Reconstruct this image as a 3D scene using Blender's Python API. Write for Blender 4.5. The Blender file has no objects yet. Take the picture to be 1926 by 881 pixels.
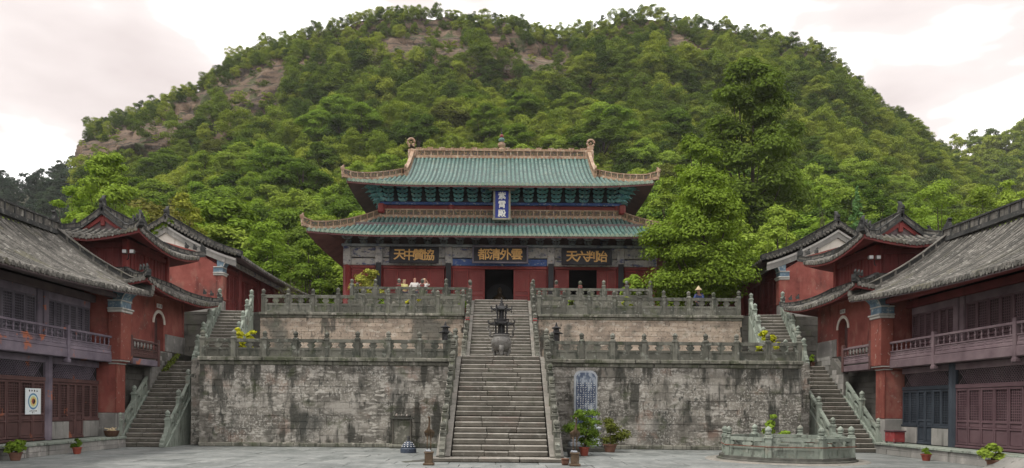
import bpy, bmesh, math, random
import numpy as np
from mathutils import Vector, Matrix, Euler
R = math.radians
PI = math.pi
SC = bpy.context.scene
COL = SC.collection

# ------------------------------------------------------------------ camera
FPX, U0, H0, IW, IH = 1400.0, 941.0, 765.0, 1926.0, 881.0     # focal length and principal point in photo pixels
EYE = 1.65
cam_d = bpy.data.cameras.new('camera')
cam_d.sensor_fit = 'HORIZONTAL'
cam_d.sensor_width = 36.0
cam_d.lens = 36.0 * FPX / IW
cam_d.shift_x = (IW / 2 - U0) / IW
cam_d.shift_y = (H0 - IH / 2) / IW
cam_d.clip_start = 0.5
cam_d.clip_end = 6000
cam = bpy.data.objects.new('camera', cam_d)
COL.objects.link(cam)
cam.location = (0, 0, EYE)
cam.rotation_euler = (Matrix.Rotation(R(90), 4, 'X') @ Matrix.Rotation(R(0.45), 4, 'Z')).to_euler()
SC.camera = cam

# ------------------------------------------------------------------ sky and sun
SUN_EL, SUN_AZ = 60.0, 245.0       # azimuth clockwise from +Y: a veiled sun high on the left
W = bpy.data.worlds.new('World')
SC.world = W
W.use_nodes = True
wn, wl = W.node_tree.nodes, W.node_tree.links
wn.clear()
w_out = wn.new('ShaderNodeOutputWorld')
w_bg = wn.new('ShaderNodeBackground')
w_sky = wn.new('ShaderNodeTexSky')
w_sky.sky_type = 'NISHITA'
w_sky.sun_disc = False
w_sky.sun_elevation = R(SUN_EL)
w_sky.sun_rotation = R(SUN_AZ)
w_sky.air_density = 1.0
w_sky.dust_density = 3.0
w_tc = wn.new('ShaderNodeTexCoord')
w_map = wn.new('ShaderNodeMapping')
w_map.inputs['Scale'].default_value = (1.0, 1.0, 2.6)
w_map.inputs['Location'].default_value = (2.7, 1.3, 0.0)
wl.new(w_tc.outputs['Generated'], w_map.inputs['Vector'])
w_n1 = wn.new('ShaderNodeTexNoise')
w_n1.inputs['Scale'].default_value = 2.3
w_n1.inputs['Detail'].default_value = 5
w_n1.inputs['Roughness'].default_value = 0.5
wl.new(w_map.outputs[0], w_n1.inputs['Vector'])
w_r = wn.new('ShaderNodeValToRGB')          # overcast cloud deck: bright white, a few warm grey bellies
w_r.color_ramp.elements[0].position = 0.335
w_r.color_ramp.elements[0].color = (0.335, 0.293, 0.288, 1)
w_r.color_ramp.elements[1].position = 0.60
w_r.color_ramp.elements[1].color = (1.10, 1.09, 1.07, 1)
e_ = w_r.color_ramp.elements.new(0.488)
e_.color = (0.45, 0.41, 0.40, 1)
wl.new(w_n1.outputs['Fac'], w_r.inputs['Fac'])
w_sc = wn.new('ShaderNodeMixRGB')           # nishita sky scaled to 0.10
w_sc.blend_type = 'MULTIPLY'
w_sc.inputs['Fac'].default_value = 1
w_sc.inputs['Color2'].default_value = (0.10, 0.10, 0.10, 1)
wl.new(w_sky.outputs[0], w_sc.inputs['Color1'])
w_n2 = wn.new('ShaderNodeTexNoise')
w_n2.inputs['Scale'].default_value = 3.1
w_n2.inputs['Detail'].default_value = 4
wl.new(w_map.outputs[0], w_n2.inputs['Vector'])
w_r2 = wn.new('ShaderNodeValToRGB')         # rare thin gaps where blue comes through
w_r2.color_ramp.elements[0].position = 0.66
w_r2.color_ramp.elements[1].position = 0.80
w_r2.color_ramp.elements[1].color = (0.45, 0.45, 0.45, 1)
wl.new(w_n2.outputs['Fac'], w_r2.inputs['Fac'])
w_mix = wn.new('ShaderNodeMixRGB')
wl.new(w_r2.outputs[0], w_mix.inputs['Fac'])
wl.new(w_r.outputs[0], w_mix.inputs['Color1'])
wl.new(w_sc.outputs[0], w_mix.inputs['Color2'])
wl.new(w_mix.outputs[0], w_bg.inputs['Color'])
w_bg.inputs['Strength'].default_value = 1.0
wl.new(w_bg.outputs[0], w_out.inputs['Surface'])

sun_d = bpy.data.lights.new('sun', 'SUN')
sun_d.energy = 1.1
sun_d.angle = R(16)
sun_d.color = (1.0, 0.95, 0.86)
sun = bpy.data.objects.new('sun', sun_d)
COL.objects.link(sun)
sd = Vector((math.sin(R(SUN_AZ)) * math.cos(R(SUN_EL)), math.cos(R(SUN_AZ)) * math.cos(R(SUN_EL)), math.sin(R(SUN_EL))))
sun.location = sd * 60
sun.rotation_euler = sd.to_track_quat('Z', 'Y').to_euler()

SC.view_settings.view_transform = 'Standard'
SC.view_settings.look = 'None'
SC.view_settings.exposure = 1.22
SC.view_settings.gamma = 1.0
SC.view_settings.use_curve_mapping = False
SC.render.engine = 'CYCLES'
SC.cycles.use_denoising = True
SC.cycles.max_bounces = 6
SC.cycles.diffuse_bounces = 3
SC.cycles.transmission_bounces = 3
SC.cycles.volume_bounces = 0
SC.cycles.volume_step_rate = 4
SC.cycles.caustics_reflective = False
SC.cycles.caustics_refractive = False

# ------------------------------------------------------------------ helpers
ORG = {}                       # world origin of every empty / part, by object name

def world_origin(o):
    return ORG[o.name] if o is not None else Vector((0, 0, 0))

def tag(o, label=None, cat=None, group=None, kind=None):
    if label: o['label'] = label
    if cat: o['category'] = cat
    if group: o['group'] = group
    if kind: o['kind'] = kind
    return o

def thing(name, label, cat, loc=(0, 0, 0), group=None, kind=None):
    o = bpy.data.objects.new(name, None)
    COL.objects.link(o)
    o.empty_display_size = 0.3
    o.location = loc
    ORG[o.name] = Vector(loc)
    return tag(o, label, cat, group, kind)

def place(name, me, loc, parent=None, rot=None, scale=None):
    """link a (shared) mesh at a world location"""
    o = bpy.data.objects.new(name, me)
    COL.objects.link(o)
    loc = Vector(loc)
    o.location = loc - world_origin(parent)
    if parent is not None: o.parent = parent
    if rot: o.rotation_euler = rot
    if scale: o.scale = scale
    ORG[o.name] = loc
    return o

class MB:
    """collects geometry in world space; build() links it as one mesh object"""
    def __init__(self, M=None):
        self.v, self.f, self.M = [], [], M
        self.smooth = False
    def add(self, vs, fs):
        n = len(self.v)
        if self.M is not None:
            vs = [self.M @ Vector(p) for p in vs]
        self.v.extend([tuple(p) for p in vs])
        self.f.extend([tuple(i + n for i in f) for f in fs])
    def box(self, x0, x1, y0, y1, z0, z1):
        vs = [(x0, y0, z0), (x1, y0, z0), (x1, y1, z0), (x0, y1, z0), (x0, y0, z1), (x1, y0, z1), (x1, y1, z1), (x0, y1, z1)]
        self.add(vs, [(0, 3, 2, 1), (4, 5, 6, 7), (0, 1, 5, 4), (1, 2, 6, 5), (2, 3, 7, 6), (3, 0, 4, 7)])
    def bbox(self, x0, x1, y0, y1, z0, z1, b=0.02):
        """box with all edges chamfered"""
        if x1 < x0: x0, x1 = x1, x0
        if y1 < y0: y0, y1 = y1, y0
        if z1 < z0: z0, z1 = z1, z0
        b = min(b, (x1 - x0) * .45, (y1 - y0) * .45, (z1 - z0) * .45)
        vs, idx = [], {}
        X, Y, Z = (x0, x1), (y0, y1), (z0, z1)
        sg = (1, -1)
        for i in (0, 1):
            for j in (0, 1):
                for k in (0, 1):
                    for a in (0, 1, 2):
                        p = [X[i] + (b * sg[i] if a != 0 else 0), Y[j] + (b * sg[j] if a != 1 else 0), Z[k] + (b * sg[k] if a != 2 else 0)]
                        idx[(i, j, k, a)] = len(vs)
                        vs.append(tuple(p))
        fs = []
        for i in (0, 1):
            fs.append((idx[(i, 0, 0, 0)], idx[(i, 1, 0, 0)], idx[(i, 1, 1, 0)], idx[(i, 0, 1, 0)]))
            fs.append((idx[(0, i, 0, 1)], idx[(1, i, 0, 1)], idx[(1, i, 1, 1)], idx[(0, i, 1, 1)]))
            fs.append((idx[(0, 0, i, 2)], idx[(1, 0, i, 2)], idx[(1, 1, i, 2)], idx[(0, 1, i, 2)]))
        for i in (0, 1):
            for j in (0, 1):
                fs.append((idx[(i, j, 0, 0)], idx[(i, j, 1, 0)], idx[(i, j, 1, 1)], idx[(i, j, 0, 1)]))
                fs.append((idx[(i, 0, j, 0)], idx[(i, 1, j, 0)], idx[(i, 1, j, 2)], idx[(i, 0, j, 2)]))
                fs.append((idx[(0, i, j, 1)], idx[(1, i, j, 1)], idx[(1, i, j, 2)], idx[(0, i, j, 2)]))
                for k in (0, 1):
                    fs.append((idx[(i, j, k, 0)], idx[(i, j, k, 1)], idx[(i, j, k, 2)]))
        self.add(vs, fs)
    def lathe(self, c, prof, n=12, axis='Z'):
        """prof: list of (radius, height) from bottom to top round the vertical through c"""
        vs, fs = [], []
        for r, z in prof:
            for i in range(n):
                a = 2 * PI * i / n
                vs.append((c[0] + r * math.cos(a), c[1] + r * math.sin(a), c[2] + z))
        m = len(prof)
        for k in range(m - 1):
            for i in range(n):
                j = (i + 1) % n
                fs.append((k * n + i, k * n + j, (k + 1) * n + j, (k + 1) * n + i))
        fs.append(tuple(reversed(range(n))))
        fs.append(tuple(range((m - 1) * n, m * n)))
        self.add(vs, fs)
    def tube(self, pts, rad, n=6, cap=True):
        pts = [Vector(p) for p in pts]
        m = len(pts)
        rr = rad if isinstance(rad, (list, tuple)) else [rad] * m
        vs, fs = [], []
        for k, p in enumerate(pts):
            d = (pts[min(k + 1, m - 1)] - pts[max(k - 1, 0)]).normalized()
            up = Vector((0, 0, 1)) if abs(d.z) < .95 else Vector((1, 0, 0))
            a = d.cross(up).normalized(); b = a.cross(d).normalized()
            for i in range(n):
                t = 2 * PI * i / n
                vs.append(p + (a * math.cos(t) + b * math.sin(t)) * rr[k])
        for k in range(m - 1):
            for i in range(n):
                j = (i + 1) % n
                fs.append((k * n + i, k * n + j, (k + 1) * n + j, (k + 1) * n + i))
        if cap:
            fs.append(tuple(reversed(range(n)))); fs.append(tuple(range((m - 1) * n, m * n)))
        self.add(vs, fs)
    def prism(self, poly, vec):
        """closed polygon (list of 3d points) swept along vec"""
        n = len(poly); vec = Vector(vec)
        vs = [Vector(p) for p in poly] + [Vector(p) + vec for p in poly]
        fs = [tuple(reversed(range(n))), tuple(range(n, 2 * n))]
        for i in range(n):
            j = (i + 1) % n
            fs.append((i, j, n + j, n + i))
        self.add(vs, fs)
    def strip(self, pts, wvec, h0, h1):
        """rectangular bar following pts: half width vector wvec (horizontal), from z+h0 to z+h1"""
        m = len(pts); vs, fs = [], []
        wv = Vector(wvec)
        for p in pts:
            p = Vector(p)
            for q in (p - wv + Vector((0, 0, h0)), p + wv + Vector((0, 0, h0)), p + wv + Vector((0, 0, h1)), p - wv + Vector((0, 0, h1))):
                vs.append(q)
        for k in range(m - 1):
            for i in range(4):
                j = (i + 1) % 4
                fs.append((k * 4 + i, k * 4 + j, k * 4 + 4 + j, k * 4 + 4 + i))
        fs.append((3, 2, 1, 0)); fs.append(tuple(range(4 * m - 4, 4 * m)))
        self.add(vs, fs)
    def grid(self, rows):
        """rows: list of equal-length lists of points"""
        m, n = len(rows), len(rows[0])
        vs = [p for r in rows for p in r]
        fs = [(k * n + i, k * n + i + 1, (k + 1) * n + i + 1, (k + 1) * n + i) for k in range(m - 1) for i in range(n - 1)]
        self.add(vs, fs)
    def mesh(self, name, mat, origin=(0, 0, 0), smooth=False):
        me = bpy.data.meshes.new(name)
        o = Vector(origin)
        me.from_pydata([(p[0] - o.x, p[1] - o.y, p[2] - o.z) for p in self.v], [], self.f)
        if mat: me.materials.append(mat)
        if smooth or self.smooth:
            me.polygons.foreach_set('use_smooth', [True] * len(me.polygons))
        me.update()
        return me
    def base(self):
        a = np.array(self.v)
        lo, hi = a.min(0), a.max(0)
        return Vector(((lo[0] + hi[0]) / 2, (lo[1] + hi[1]) / 2, lo[2]))
    def build(self, name, mat, parent=None, origin=None, smooth=False):
        if not self.v: return None
        o = Vector(origin) if origin is not None else self.base()
        return place(name, self.mesh(name, mat, o, smooth), o, parent)

def solo(mb, name, mat, label, cat, group=None, kind=None, smooth=False):
    return tag(mb.build(name, mat, None, None, smooth), label, cat, group, kind)

def structure(mb, name, mat, parent=None, smooth=False):
    o = mb.build(name, mat, parent, None, smooth)
    if parent is None: o['kind'] = 'structure'
    return o

def mirror(s):
    return Matrix.Diagonal((s, 1, 1, 1))

def rotz_about(p, deg):
    return Matrix.Translation(p) @ Matrix.Rotation(R(deg), 4, 'Z') @ Matrix.Translation(-Vector(p))

def big_mesh(name, verts, faces, mat, tint=None, smooth=False):
    """numpy arrays (n,3), (m,4) -> mesh"""
    me = bpy.data.meshes.new(name)
    verts = np.asarray(verts, dtype=np.float32); faces = np.asarray(faces, dtype=np.int32)
    me.vertices.add(len(verts)); me.vertices.foreach_set('co', verts.ravel())
    me.loops.add(faces.size); me.loops.foreach_set('vertex_index', faces.ravel())
    me.polygons.add(len(faces))
    k = faces.shape[1]
    me.polygons.foreach_set('loop_start', np.arange(0, faces.size, k, dtype=np.int32))
    me.polygons.foreach_set('loop_total', np.full(len(faces), k, dtype=np.int32))
    if tint is not None:
        at = me.attributes.new('tint', 'FLOAT', 'POINT')
        at.data.foreach_set('value', np.asarray(tint, dtype=np.float32))
    if mat: me.materials.append(mat)
    me.update(calc_edges=True)
    if smooth: me.polygons.foreach_set('use_smooth', [True] * len(me.polygons))
    return me
# ------------------------------------------------------------------ materials
def new_mat(name):
    m = bpy.data.materials.new(name)
    m.use_nodes = True
    nt = m.node_tree
    b = nt.nodes['Principled BSDF']
    return m, nt.nodes, nt.links, b

def ramp(nodes, stops):
    r = nodes.new('ShaderNodeValToRGB')
    cr = r.color_ramp
    cr.elements[0].position, cr.elements[0].color = stops[0][0], (*stops[0][1], 1)
    cr.elements[1].position, cr.elements[1].color = stops[-1][0], (*stops[-1][1], 1)
    for p, c in stops[1:-1]:
        e = cr.elements.new(p); e.color = (*c, 1)
    return r

def noise(nodes, links, vec, scale, detail=5, rough=.55, stretch=None):
    if stretch:
        mp = nodes.new('ShaderNodeMapping')
        mp.inputs['Scale'].default_value = stretch
        links.new(vec, mp.inputs['Vector']); vec = mp.outputs[0]
    n = nodes.new('ShaderNodeTexNoise')
    n.inputs['Scale'].default_value = scale
    n.inputs['Detail'].default_value = detail
    n.inputs['Roughness'].default_value = rough
    links.new(vec, n.inputs['Vector'])
    return n.outputs['Fac']

def mixc(nodes, links, fac, a, b, blend='MIX'):
    m = nodes.new('ShaderNodeMixRGB'); m.blend_type = blend
    for sock, val in ((m.inputs['Fac'], fac), (m.inputs['Color1'], a), (m.inputs['Color2'], b)):
        if isinstance(val, (int, float)): sock.default_value = val
        elif isinstance(val, tuple): sock.default_value = (*val, 1)
        else: links.new(val, sock)
    return m.outputs[0]

def g3(v): return (v, v, v)

def weathered(name, cols, scale=1.2, rnd=.25, layers=(), bump=.25, bscale=14, rough=.85, spec=.25, metal=0.0, riser=None):
    """cols: ramp stops driven by noise; layers: (colour, noise scale, stretch, lo, hi, strength)"""
    m, N, L, b = new_mat(name)
    geo = N.new('ShaderNodeNewGeometry')
    pos = geo.outputs['Position']
    f = noise(N, L, pos, scale, 6, .6)
    n = len(cols)
    r = ramp(N, [(.30 + .40 * i / max(1, n - 1), c) for i, c in enumerate(cols)])
    L.new(f, r.inputs['Fac'])
    c = r.outputs[0]
    if rnd:
        oi = N.new('ShaderNodeObjectInfo')
        mr = N.new('ShaderNodeMapRange')
        mr.inputs['To Min'].default_value = 1 - rnd; mr.inputs['To Max'].default_value = 1 + rnd
        L.new(oi.outputs['Random'], mr.inputs['Value'])
        cx = N.new('ShaderNodeCombineXYZ')
        for i in range(3): L.new(mr.outputs[0], cx.inputs[i])
        c = mixc(N, L, 1.0, c, cx.outputs[0], 'MULTIPLY')
    for (col, sc, st, lo, hi, amt, *msk) in layers:
        f2 = noise(N, L, pos, sc, 5, .6, st)
        r2 = ramp(N, [(lo, g3(0)), (hi, g3(amt))])
        L.new(f2, r2.inputs['Fac'])
        fac = r2.outputs[0]
        if msk:                 # (scale, lo, hi) of a second, broad noise that limits where the layer grows
            f3 = noise(N, L, pos, msk[0][0], 4, .6)
            r3 = ramp(N, [(msk[0][1], g3(0)), (msk[0][2], g3(1))])
            L.new(f3, r3.inputs['Fac'])
            fac = mixc(N, L, 1.0, fac, r3.outputs[0], 'MULTIPLY')
        c = mixc(N, L, fac, c, col)
    if riser:                   # upright faces are tinted darker, upward ones keep the full colour
        sx = N.new('ShaderNodeSeparateXYZ'); L.new(geo.outputs['True Normal'], sx.inputs[0])
        mr = N.new('ShaderNodeMapRange')
        mr.inputs['From Min'].default_value = .15; mr.inputs['From Max'].default_value = .45
        mr.inputs['To Min'].default_value = .75; mr.inputs['To Max'].default_value = 0
        L.new(sx.outputs['Z'], mr.inputs['Value'])
        c = mixc(N, L, mr.outputs[0], c, mixc(N, L, 1.0, c, riser, 'MULTIPLY'))
    L.new(c, b.inputs['Base Color'])
    b.inputs['Roughness'].default_value = rough
    b.inputs['Specular IOR Level'].default_value = spec
    b.inputs['Metallic'].default_value = metal
    if bump:
        fb = noise(N, L, pos, bscale, 6, .65)
        bp = N.new('ShaderNodeBump')
        bp.inputs['Strength'].default_value = bump
        bp.inputs['Distance'].default_value = .04
        L.new(fb, bp.inputs['Height'])
        L.new(bp.outputs[0], b.inputs['Normal'])
    return m

DIRT = (.035, .036, .030)
MOSS = (.055, .070, .030)
STREAK = (3.2, 3.2, .30)
M = {}
M['wall_block'] = weathered('wall_block', [(.118, .112, .098), (.205, .195, .170), (.295, .275, .24)], 1.6, .28,
    [((.42, .40, .36), 1.1, (.8, 1, 1.3), .52, .60, .8), ((.54, .52, .47), 5.5, (.6, 1, 1.7), .53, .60, .9, (.55, .43, .53)), ((.30, .20, .155), 1.0, None, .58, .68, .55),
     ((.52, .51, .47), 14, None, .53, .60, .8, (.8, .42, .52)), ((.055, .056, .048), 2.4, (1, 1, .22), .50, .59, .9, (.33, .43, .51)), ((.045, .05, .045), 7.5, (1, 1, .5), .56, .64, .8, (.7, .46, .56)),
     ((.06, .065, .06), .40, (1, 1, .9), .54, .62, .6), (MOSS, 1.5, None, .57, .68, .6)], .6, 9)
M['upper_block'] = weathered('upper_block', [(.24, .205, .17), (.40, .33, .265), (.52, .44, .355)], 1.1, .16,
    [((.54, .49, .42), 3.6, (.8, 1, 1.4), .54, .63, .85), ((.06, .062, .056), 2.2, (1, 1, .3), .53, .62, .85, (.35, .44, .54)), ((.11, .115, .10), .42, (1, 1, .7), .56, .63, .8), ((.14, .15, .12), 1.6, None, .56, .66, .6), ((.05, .05, .045), 9, None, .57, .64, .7)], .5, 9)
M['mortar'] = weathered('mortar', [(.09, .09, .08), (.17, .165, .15)], 3, 0, [], .3)
M['cornice'] = weathered('cornice', [(.12, .125, .10), (.24, .235, .20)], 1.8, .2, [(DIRT, 2.2, STREAK, .52, .64, .7), (MOSS, 1.6, None, .52, .64, .6), ((.44, .42, .37), 4, None, .58, .68, .7)], .5, 8)
M['balustrade'] = weathered('balustrade', [(.095, .098, .082), (.18, .18, .153)], 2.4, .28,
    [((.05, .058, .048), 1.9, (2.2, 2.2, .6), .52, .64, .8), ((.35, .37, .33), 5, None, .58, .68, .6), ((.09, .115, .045), 1.3, None, .56, .68, .5)], .5, 12)
M['green_stone'] = weathered('green_stone', [(.20, .24, .205), (.30, .335, .29)], 1.9, .15,
    [((.10, .11, .095), 2.2, (2.4, 2.4, .5), .53, .64, .8), ((.38, .40, .36), 6, None, .58, .68, .6), ((.19, .14, .10), 1.7, None, .60, .70, .5)], .4, 12)
M['step'] = weathered('step', [(.19, .18, .16), (.30, .285, .255)], 2.0, .16,
    [((.13, .13, .115), 2.5, (.6, 2, 2), .54, .64, .6), ((.25, .19, .17), 1.3, None, .56, .68, .5), ((.42, .41, .38), 7, None, .58, .66, .5), ((.10, .12, .08), 1.6, None, .60, .68, .5)], .4, 11, riser=(.34, .335, .30))
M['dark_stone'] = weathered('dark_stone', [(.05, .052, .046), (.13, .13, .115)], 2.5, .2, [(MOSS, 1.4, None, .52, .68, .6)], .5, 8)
M['paving'] = weathered('paving', [(.13, .145, .142), (.20, .215, .21), (.26, .272, .265)], .8, .14,
    [((.11, .125, .12), .8, (1, .45, 1), .51, .60, .6), ((.36, .37, .355), 3.0, None, .55, .65, .5), ((.09, .10, .09), 2.4, None, .58, .66, .6, (.4, .46, .55))], .2, 10, .65)
M['ground'] = weathered('ground', [(.06, .065, .04), (.12, .11, .08)], .3, 0, [(MOSS, .2, None, .45, .6, .7)], .3, 3)
M['terrace_floor'] = weathered('terrace_floor', [(.20, .20, .18), (.32, .31, .28)], .9, 0, [(DIRT, 1.5, None, .55, .7, .5)], .3, 6)
M['rock'] = weathered('rock', [(.068, .048, .034), (.143, .098, .068), (.217, .155, .108)], .09, 0,
    [((.03, .025, .02), .22, (.35, .35, 3.2), .50, .58, .85), ((.03, .026, .02), .5, (1.2, 1.2, .35), .56, .62, .8), ((.24, .19, .145), .11, (.5, .5, 2.4), .58, .68, .6), ((.05, .07, .02), .2, None, .53, .60, .85)], 1.0, .35)
M['rock'].node_tree.nodes['Bump'].inputs['Distance'].default_value = 1.5
M['red_wall'] = weathered('red_wall', [(.185, .052, .044), (.265, .080, .066), (.350, .122, .098)], .9, .06,
    [((.33, .16, .125), 1.3, (1, 1, .6), .54, .64, .6), ((.085, .026, .024), 2.2, (1.4, 1.4, .25), .53, .63, .7, (.5, .44, .54)), ((.36, .29, .25), 4.5, None, .61, .68, .7, (.6, .46, .56)), ((.12, .07, .06), .6, None, .55, .64, .5)], .2, 10)
M['red_pier'] = weathered('red_pier', [(.175, .050, .040), (.255, .080, .060)], 1.3, .06, [((.30, .15, .11), 2.1, (1, 1, .5), .56, .66, .7), ((.10, .03, .026), 3, (1.5, 1.5, .3), .55, .66, .7), ((.36, .30, .26), 6, None, .62, .68, .7)], .15, 10)
M['hall_red'] = weathered('hall_red', [(.163, .028, .026), (.237, .045, .041)], 1.0, .14, [((.24, .075, .06), 2.6, (1, 1, .6), .57, .66, .5), ((.10, .015, .014), 1.2, STREAK, .55, .7, .6)], .06, 10, .55)
M['hall_red_panel'] = weathered('hall_red_panel', [(.125, .030, .030), (.181, .050, .047)], 1.2, .15, [], .06, 10, .6)
M['white_wall'] = weathered('white_wall', [(.60, .56, .50), (.74, .70, .64)], .9, 0, [((.40, .36, .31), 1.4, STREAK, .56, .72, .7)], .1)
M['grey_brick'] = weathered('grey_brick', [(.20, .20, .19), (.34, .33, .31)], 1.2, .12, [((.48, .46, .43), 2.4, None, .58, .70, .7), (DIRT, 1.4, STREAK, .56, .7, .7)], .25, 14)
M['dark_brick'] = weathered('dark_brick', [(.05, .048, .044), (.11, .105, .095)], 1.2, .2, [(MOSS, 1.1, None, .56, .7, .5)], .4, 10)
M['grey_tile'] = weathered('grey_tile', [(.09, .087, .078), (.155, .148, .134), (.22, .21, .19)], 1.5, 0,
    [((.06, .06, .055), 1.6, None, .54, .64, .7), ((.34, .33, .30), 5.5, None, .56, .64, .7), ((.14, .135, .08), .9, None, .57, .66, .5), ((.05, .05, .045), 9, None, .58, .64, .7), ((.055, .055, .05), 1.0, (.22, 5.5, .22), .50, .58, .75)], .5, 16, .85)  # last layer: dark streaks painting the shadow lines along the tile rows
M['dark_tile'] = weathered('dark_tile', [(.028, .030, .031), (.07, .072, .07)], 2.0, 0, [((.22, .22, .20), 4.0, None, .58, .66, .6)], .4, 16, .8)  # as roof deck, its darkness paints the shadow lines between tile rows
M['teal_tile'] = weathered('teal_tile', [(.055, .135, .125), (.095, .205, .185), (.16, .28, .25)], 1.8, 0,
    [((.42, .47, .43), 6.0, None, .55, .64, .75), ((.04, .07, .065), 2.0, None, .55, .65, .7), ((.20, .20, .14), 1.4, None, .57, .68, .5), ((.12, .07, .045), 8, None, .62, .68, .7, (.5, .45, .55))], .25, 16, .28, .6)
M['teal_trough'] = weathered('teal_trough', [(.02, .05, .046), (.045, .10, .09)], 2.2, 0, [((.16, .17, .13), 4, None, .58, .70, .6)], .2, 16, .5, .4)
M['teal_edge'] = weathered('teal_edge', [(.14, .24, .18), (.30, .36, .28)], 3.0, 0, [((.42, .42, .33), 7, None, .56, .68, .7)], .25, 16, .45, .4)
M['glaze_orange'] = weathered('glaze_orange', [(.27, .16, .10), (.42, .29, .19)], 2.5, 0, [((.54, .46, .36), 5, None, .54, .66, .8), ((.16, .075, .055), 3, None, .55, .66, .7), ((.10, .15, .12), 2.2, None, .60, .68, .5)], .3, 18, .5, .4)
M['glaze_inlay'] = weathered('glaze_inlay', [(.05, .10, .075), (.14, .09, .05), (.05, .06, .10)], 7, 0, [((.45, .30, .14), 12, None, .56, .64, .9)], .5, 22, .5)
M['dougong'] = weathered('dougong', [(.135, .351, .394), (.270, .540, .554)], 2.2, .2, [((.05, .09, .26), 1.6, None, .56, .68, .8), ((.60, .68, .62), 9, None, .55, .63, .85)], .1, 12, .6)
M['dougong_grey'] = weathered('dougong_grey', [(.203, .243, .297), (.432, .472, .486)], 2.4, .2, [((.46, .47, .45), 8, None, .60, .70, .7), ((.06, .08, .17), 2, None, .56, .68, .7)], .1, 12, .6)
M['painted_beam'] = weathered('painted_beam', [(.16, .165, .18), (.36, .35, .34), (.44, .42, .38)], 2.8, .08,
    [((.04, .055, .16), 2.0, (1.0, 1, 2.2), .57, .62, .85), ((.05, .05, .055), 5.0, (1, 1, 1.5), .60, .65, .85), ((.36, .22, .10), 5.5, None, .63, .67, .7), ((.10, .17, .14), 3.6, None, .62, .67, .7)], .1, 16, .7)
M['blue_beam'] = weathered('blue_beam', [(.035, .07, .22), (.08, .14, .32)], 2.2, .05, [((.40, .42, .42), 4.5, (1, 1, 2), .59, .63, .85), ((.04, .045, .07), 5.0, None, .60, .66, .7), ((.36, .24, .10), 5.2, None, .64, .68, .6)], .1, 14, .7)
M['soffit'] = weathered('soffit', [(.128, .061, .065), (.221, .102, .093)], 1.2, 0, [], .1)
M['dark_wood'] = weathered('dark_wood', [(.098, .075, .083), (.165, .128, .128)], 1.5, .1, [], .15)
M['board_black'] = weathered('board_black', [(.012, .012, .016), (.028, .028, .032)], 1.5, 0, [], .05, 10, .5)
M['board_blue'] = weathered('board_blue', [(.012, .025, .18), (.022, .042, .25)], 2, 0, [], .03, 10, .45)
M['gold'] = weathered('gold', [(.50, .27, .07), (.66, .40, .13)], 3, 0, [], .1, 20, .5, .5)
M['char_white'] = weathered('char_white', [(.66, .66, .62), (.80, .80, .76)], 3, 0, [], .05)
M['board_frame'] = weathered('board_frame', [(.16, .16, .13), (.30, .27, .20)], 5, 0, [((.06, .08, .12), 7, None, .56, .64, .8)], .4, 18, .6)
M['timber_purple'] = weathered('timber_purple', [(.104, .088, .114), (.176, .151, .187), (.240, .205, .243)], 1.3, .12,
    [((.20, .17, .18), 3.5, None, .62, .74, .5), ((.42, .14, .07), 1.5, None, .61, .65, .9)], .15, 16, .75)
M['timber_plum'] = weathered('timber_plum', [(.112, .080, .092), (.170, .124, .138), (.215, .165, .178)], 1.3, .12, [((.24, .20, .20), 4, None, .64, .76, .5)], .15, 16, .75)
M['door_brown'] = weathered('door_brown', [(.075, .041, .040), (.128, .071, .066)], 1.5, .15, [((.32, .11, .06), 1.4, None, .63, .67, .8)], .12, 16, .6)
M['door_plum'] = weathered('door_plum', [(.088, .050, .060), (.140, .088, .098)], 1.5, .15, [((.15, .12, .12), 4, None, .66, .76, .5)], .12, 16, .6)
M['door_blue'] = weathered('door_blue', [(.028, .036, .048), (.050, .062, .078)], 1.5, .15, [], .12, 16, .6)
M['timber_grey'] = weathered('timber_grey', [(.094, .087, .109), (.167, .152, .181)], 1.5, .12, [], .12, 16, .7)
M['red_timber'] = weathered('red_timber', [(.135, .031, .031), (.216, .051, .048)], 1.3, .12, [((.07, .02, .02), 1.4, STREAK, .54, .7, .6)], .1, 12, .6)
M['lattice'] = weathered('lattice', [(.040, .030, .034), (.070, .052, .055)], 2, 0, [], .1)
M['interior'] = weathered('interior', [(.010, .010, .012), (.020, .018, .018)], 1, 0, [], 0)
M['corbel_white'] = weathered('corbel_white', [(.40, .40, .38), (.56, .55, .52)], 3, 0, [((.22, .21, .19), 3, None, .54, .66, .7)], .1)
M['corbel_blue'] = weathered('corbel_blue', [(.09, .15, .22), (.20, .28, .33)], 3, 0, [((.48, .50, .48), 6, None, .56, .64, .8), ((.16, .28, .20), 4, None, .6, .7, .7)], .1)
M['bronze'] = weathered('bronze', [(.014, .015, .017), (.040, .040, .042)], 5, 0, [((.10, .11, .10), 6, None, .6, .74, .5)], .3, 20, .5, .5, .5)
M['bronze_pale'] = weathered('bronze_pale', [(.10, .10, .095), (.24, .235, .22)], 5, 0, [((.045, .04, .035), 5, None, .5, .66, .8)], .5, 16, .6, .5, .2)
M['bronze_brown'] = weathered('bronze_brown', [(.075, .048, .028), (.14, .095, .055)], 5, 0, [((.20, .19, .16), 6, None, .6, .7, .6)], .3, 20, .55, .5, .3)
M['iron'] = weathered('iron', [(.14, .045, .03), (.20, .07, .045)], 8, 0, [], .2)
M['pot_brown'] = weathered('pot_brown', [(.12, .062, .042), (.20, .105, .075)], 4, .15, [((.26, .23, .20), 5, None, .6, .72, .5)], .2)
M['pot_red'] = weathered('pot_red', [(.23, .05, .035), (.32, .085, .055)], 4, .1, [], .15, 14, .5)
M['pot_dark'] = weathered('pot_dark', [(.05, .05, .052), (.09, .09, .09)], 4, .1, [], .15)
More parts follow.
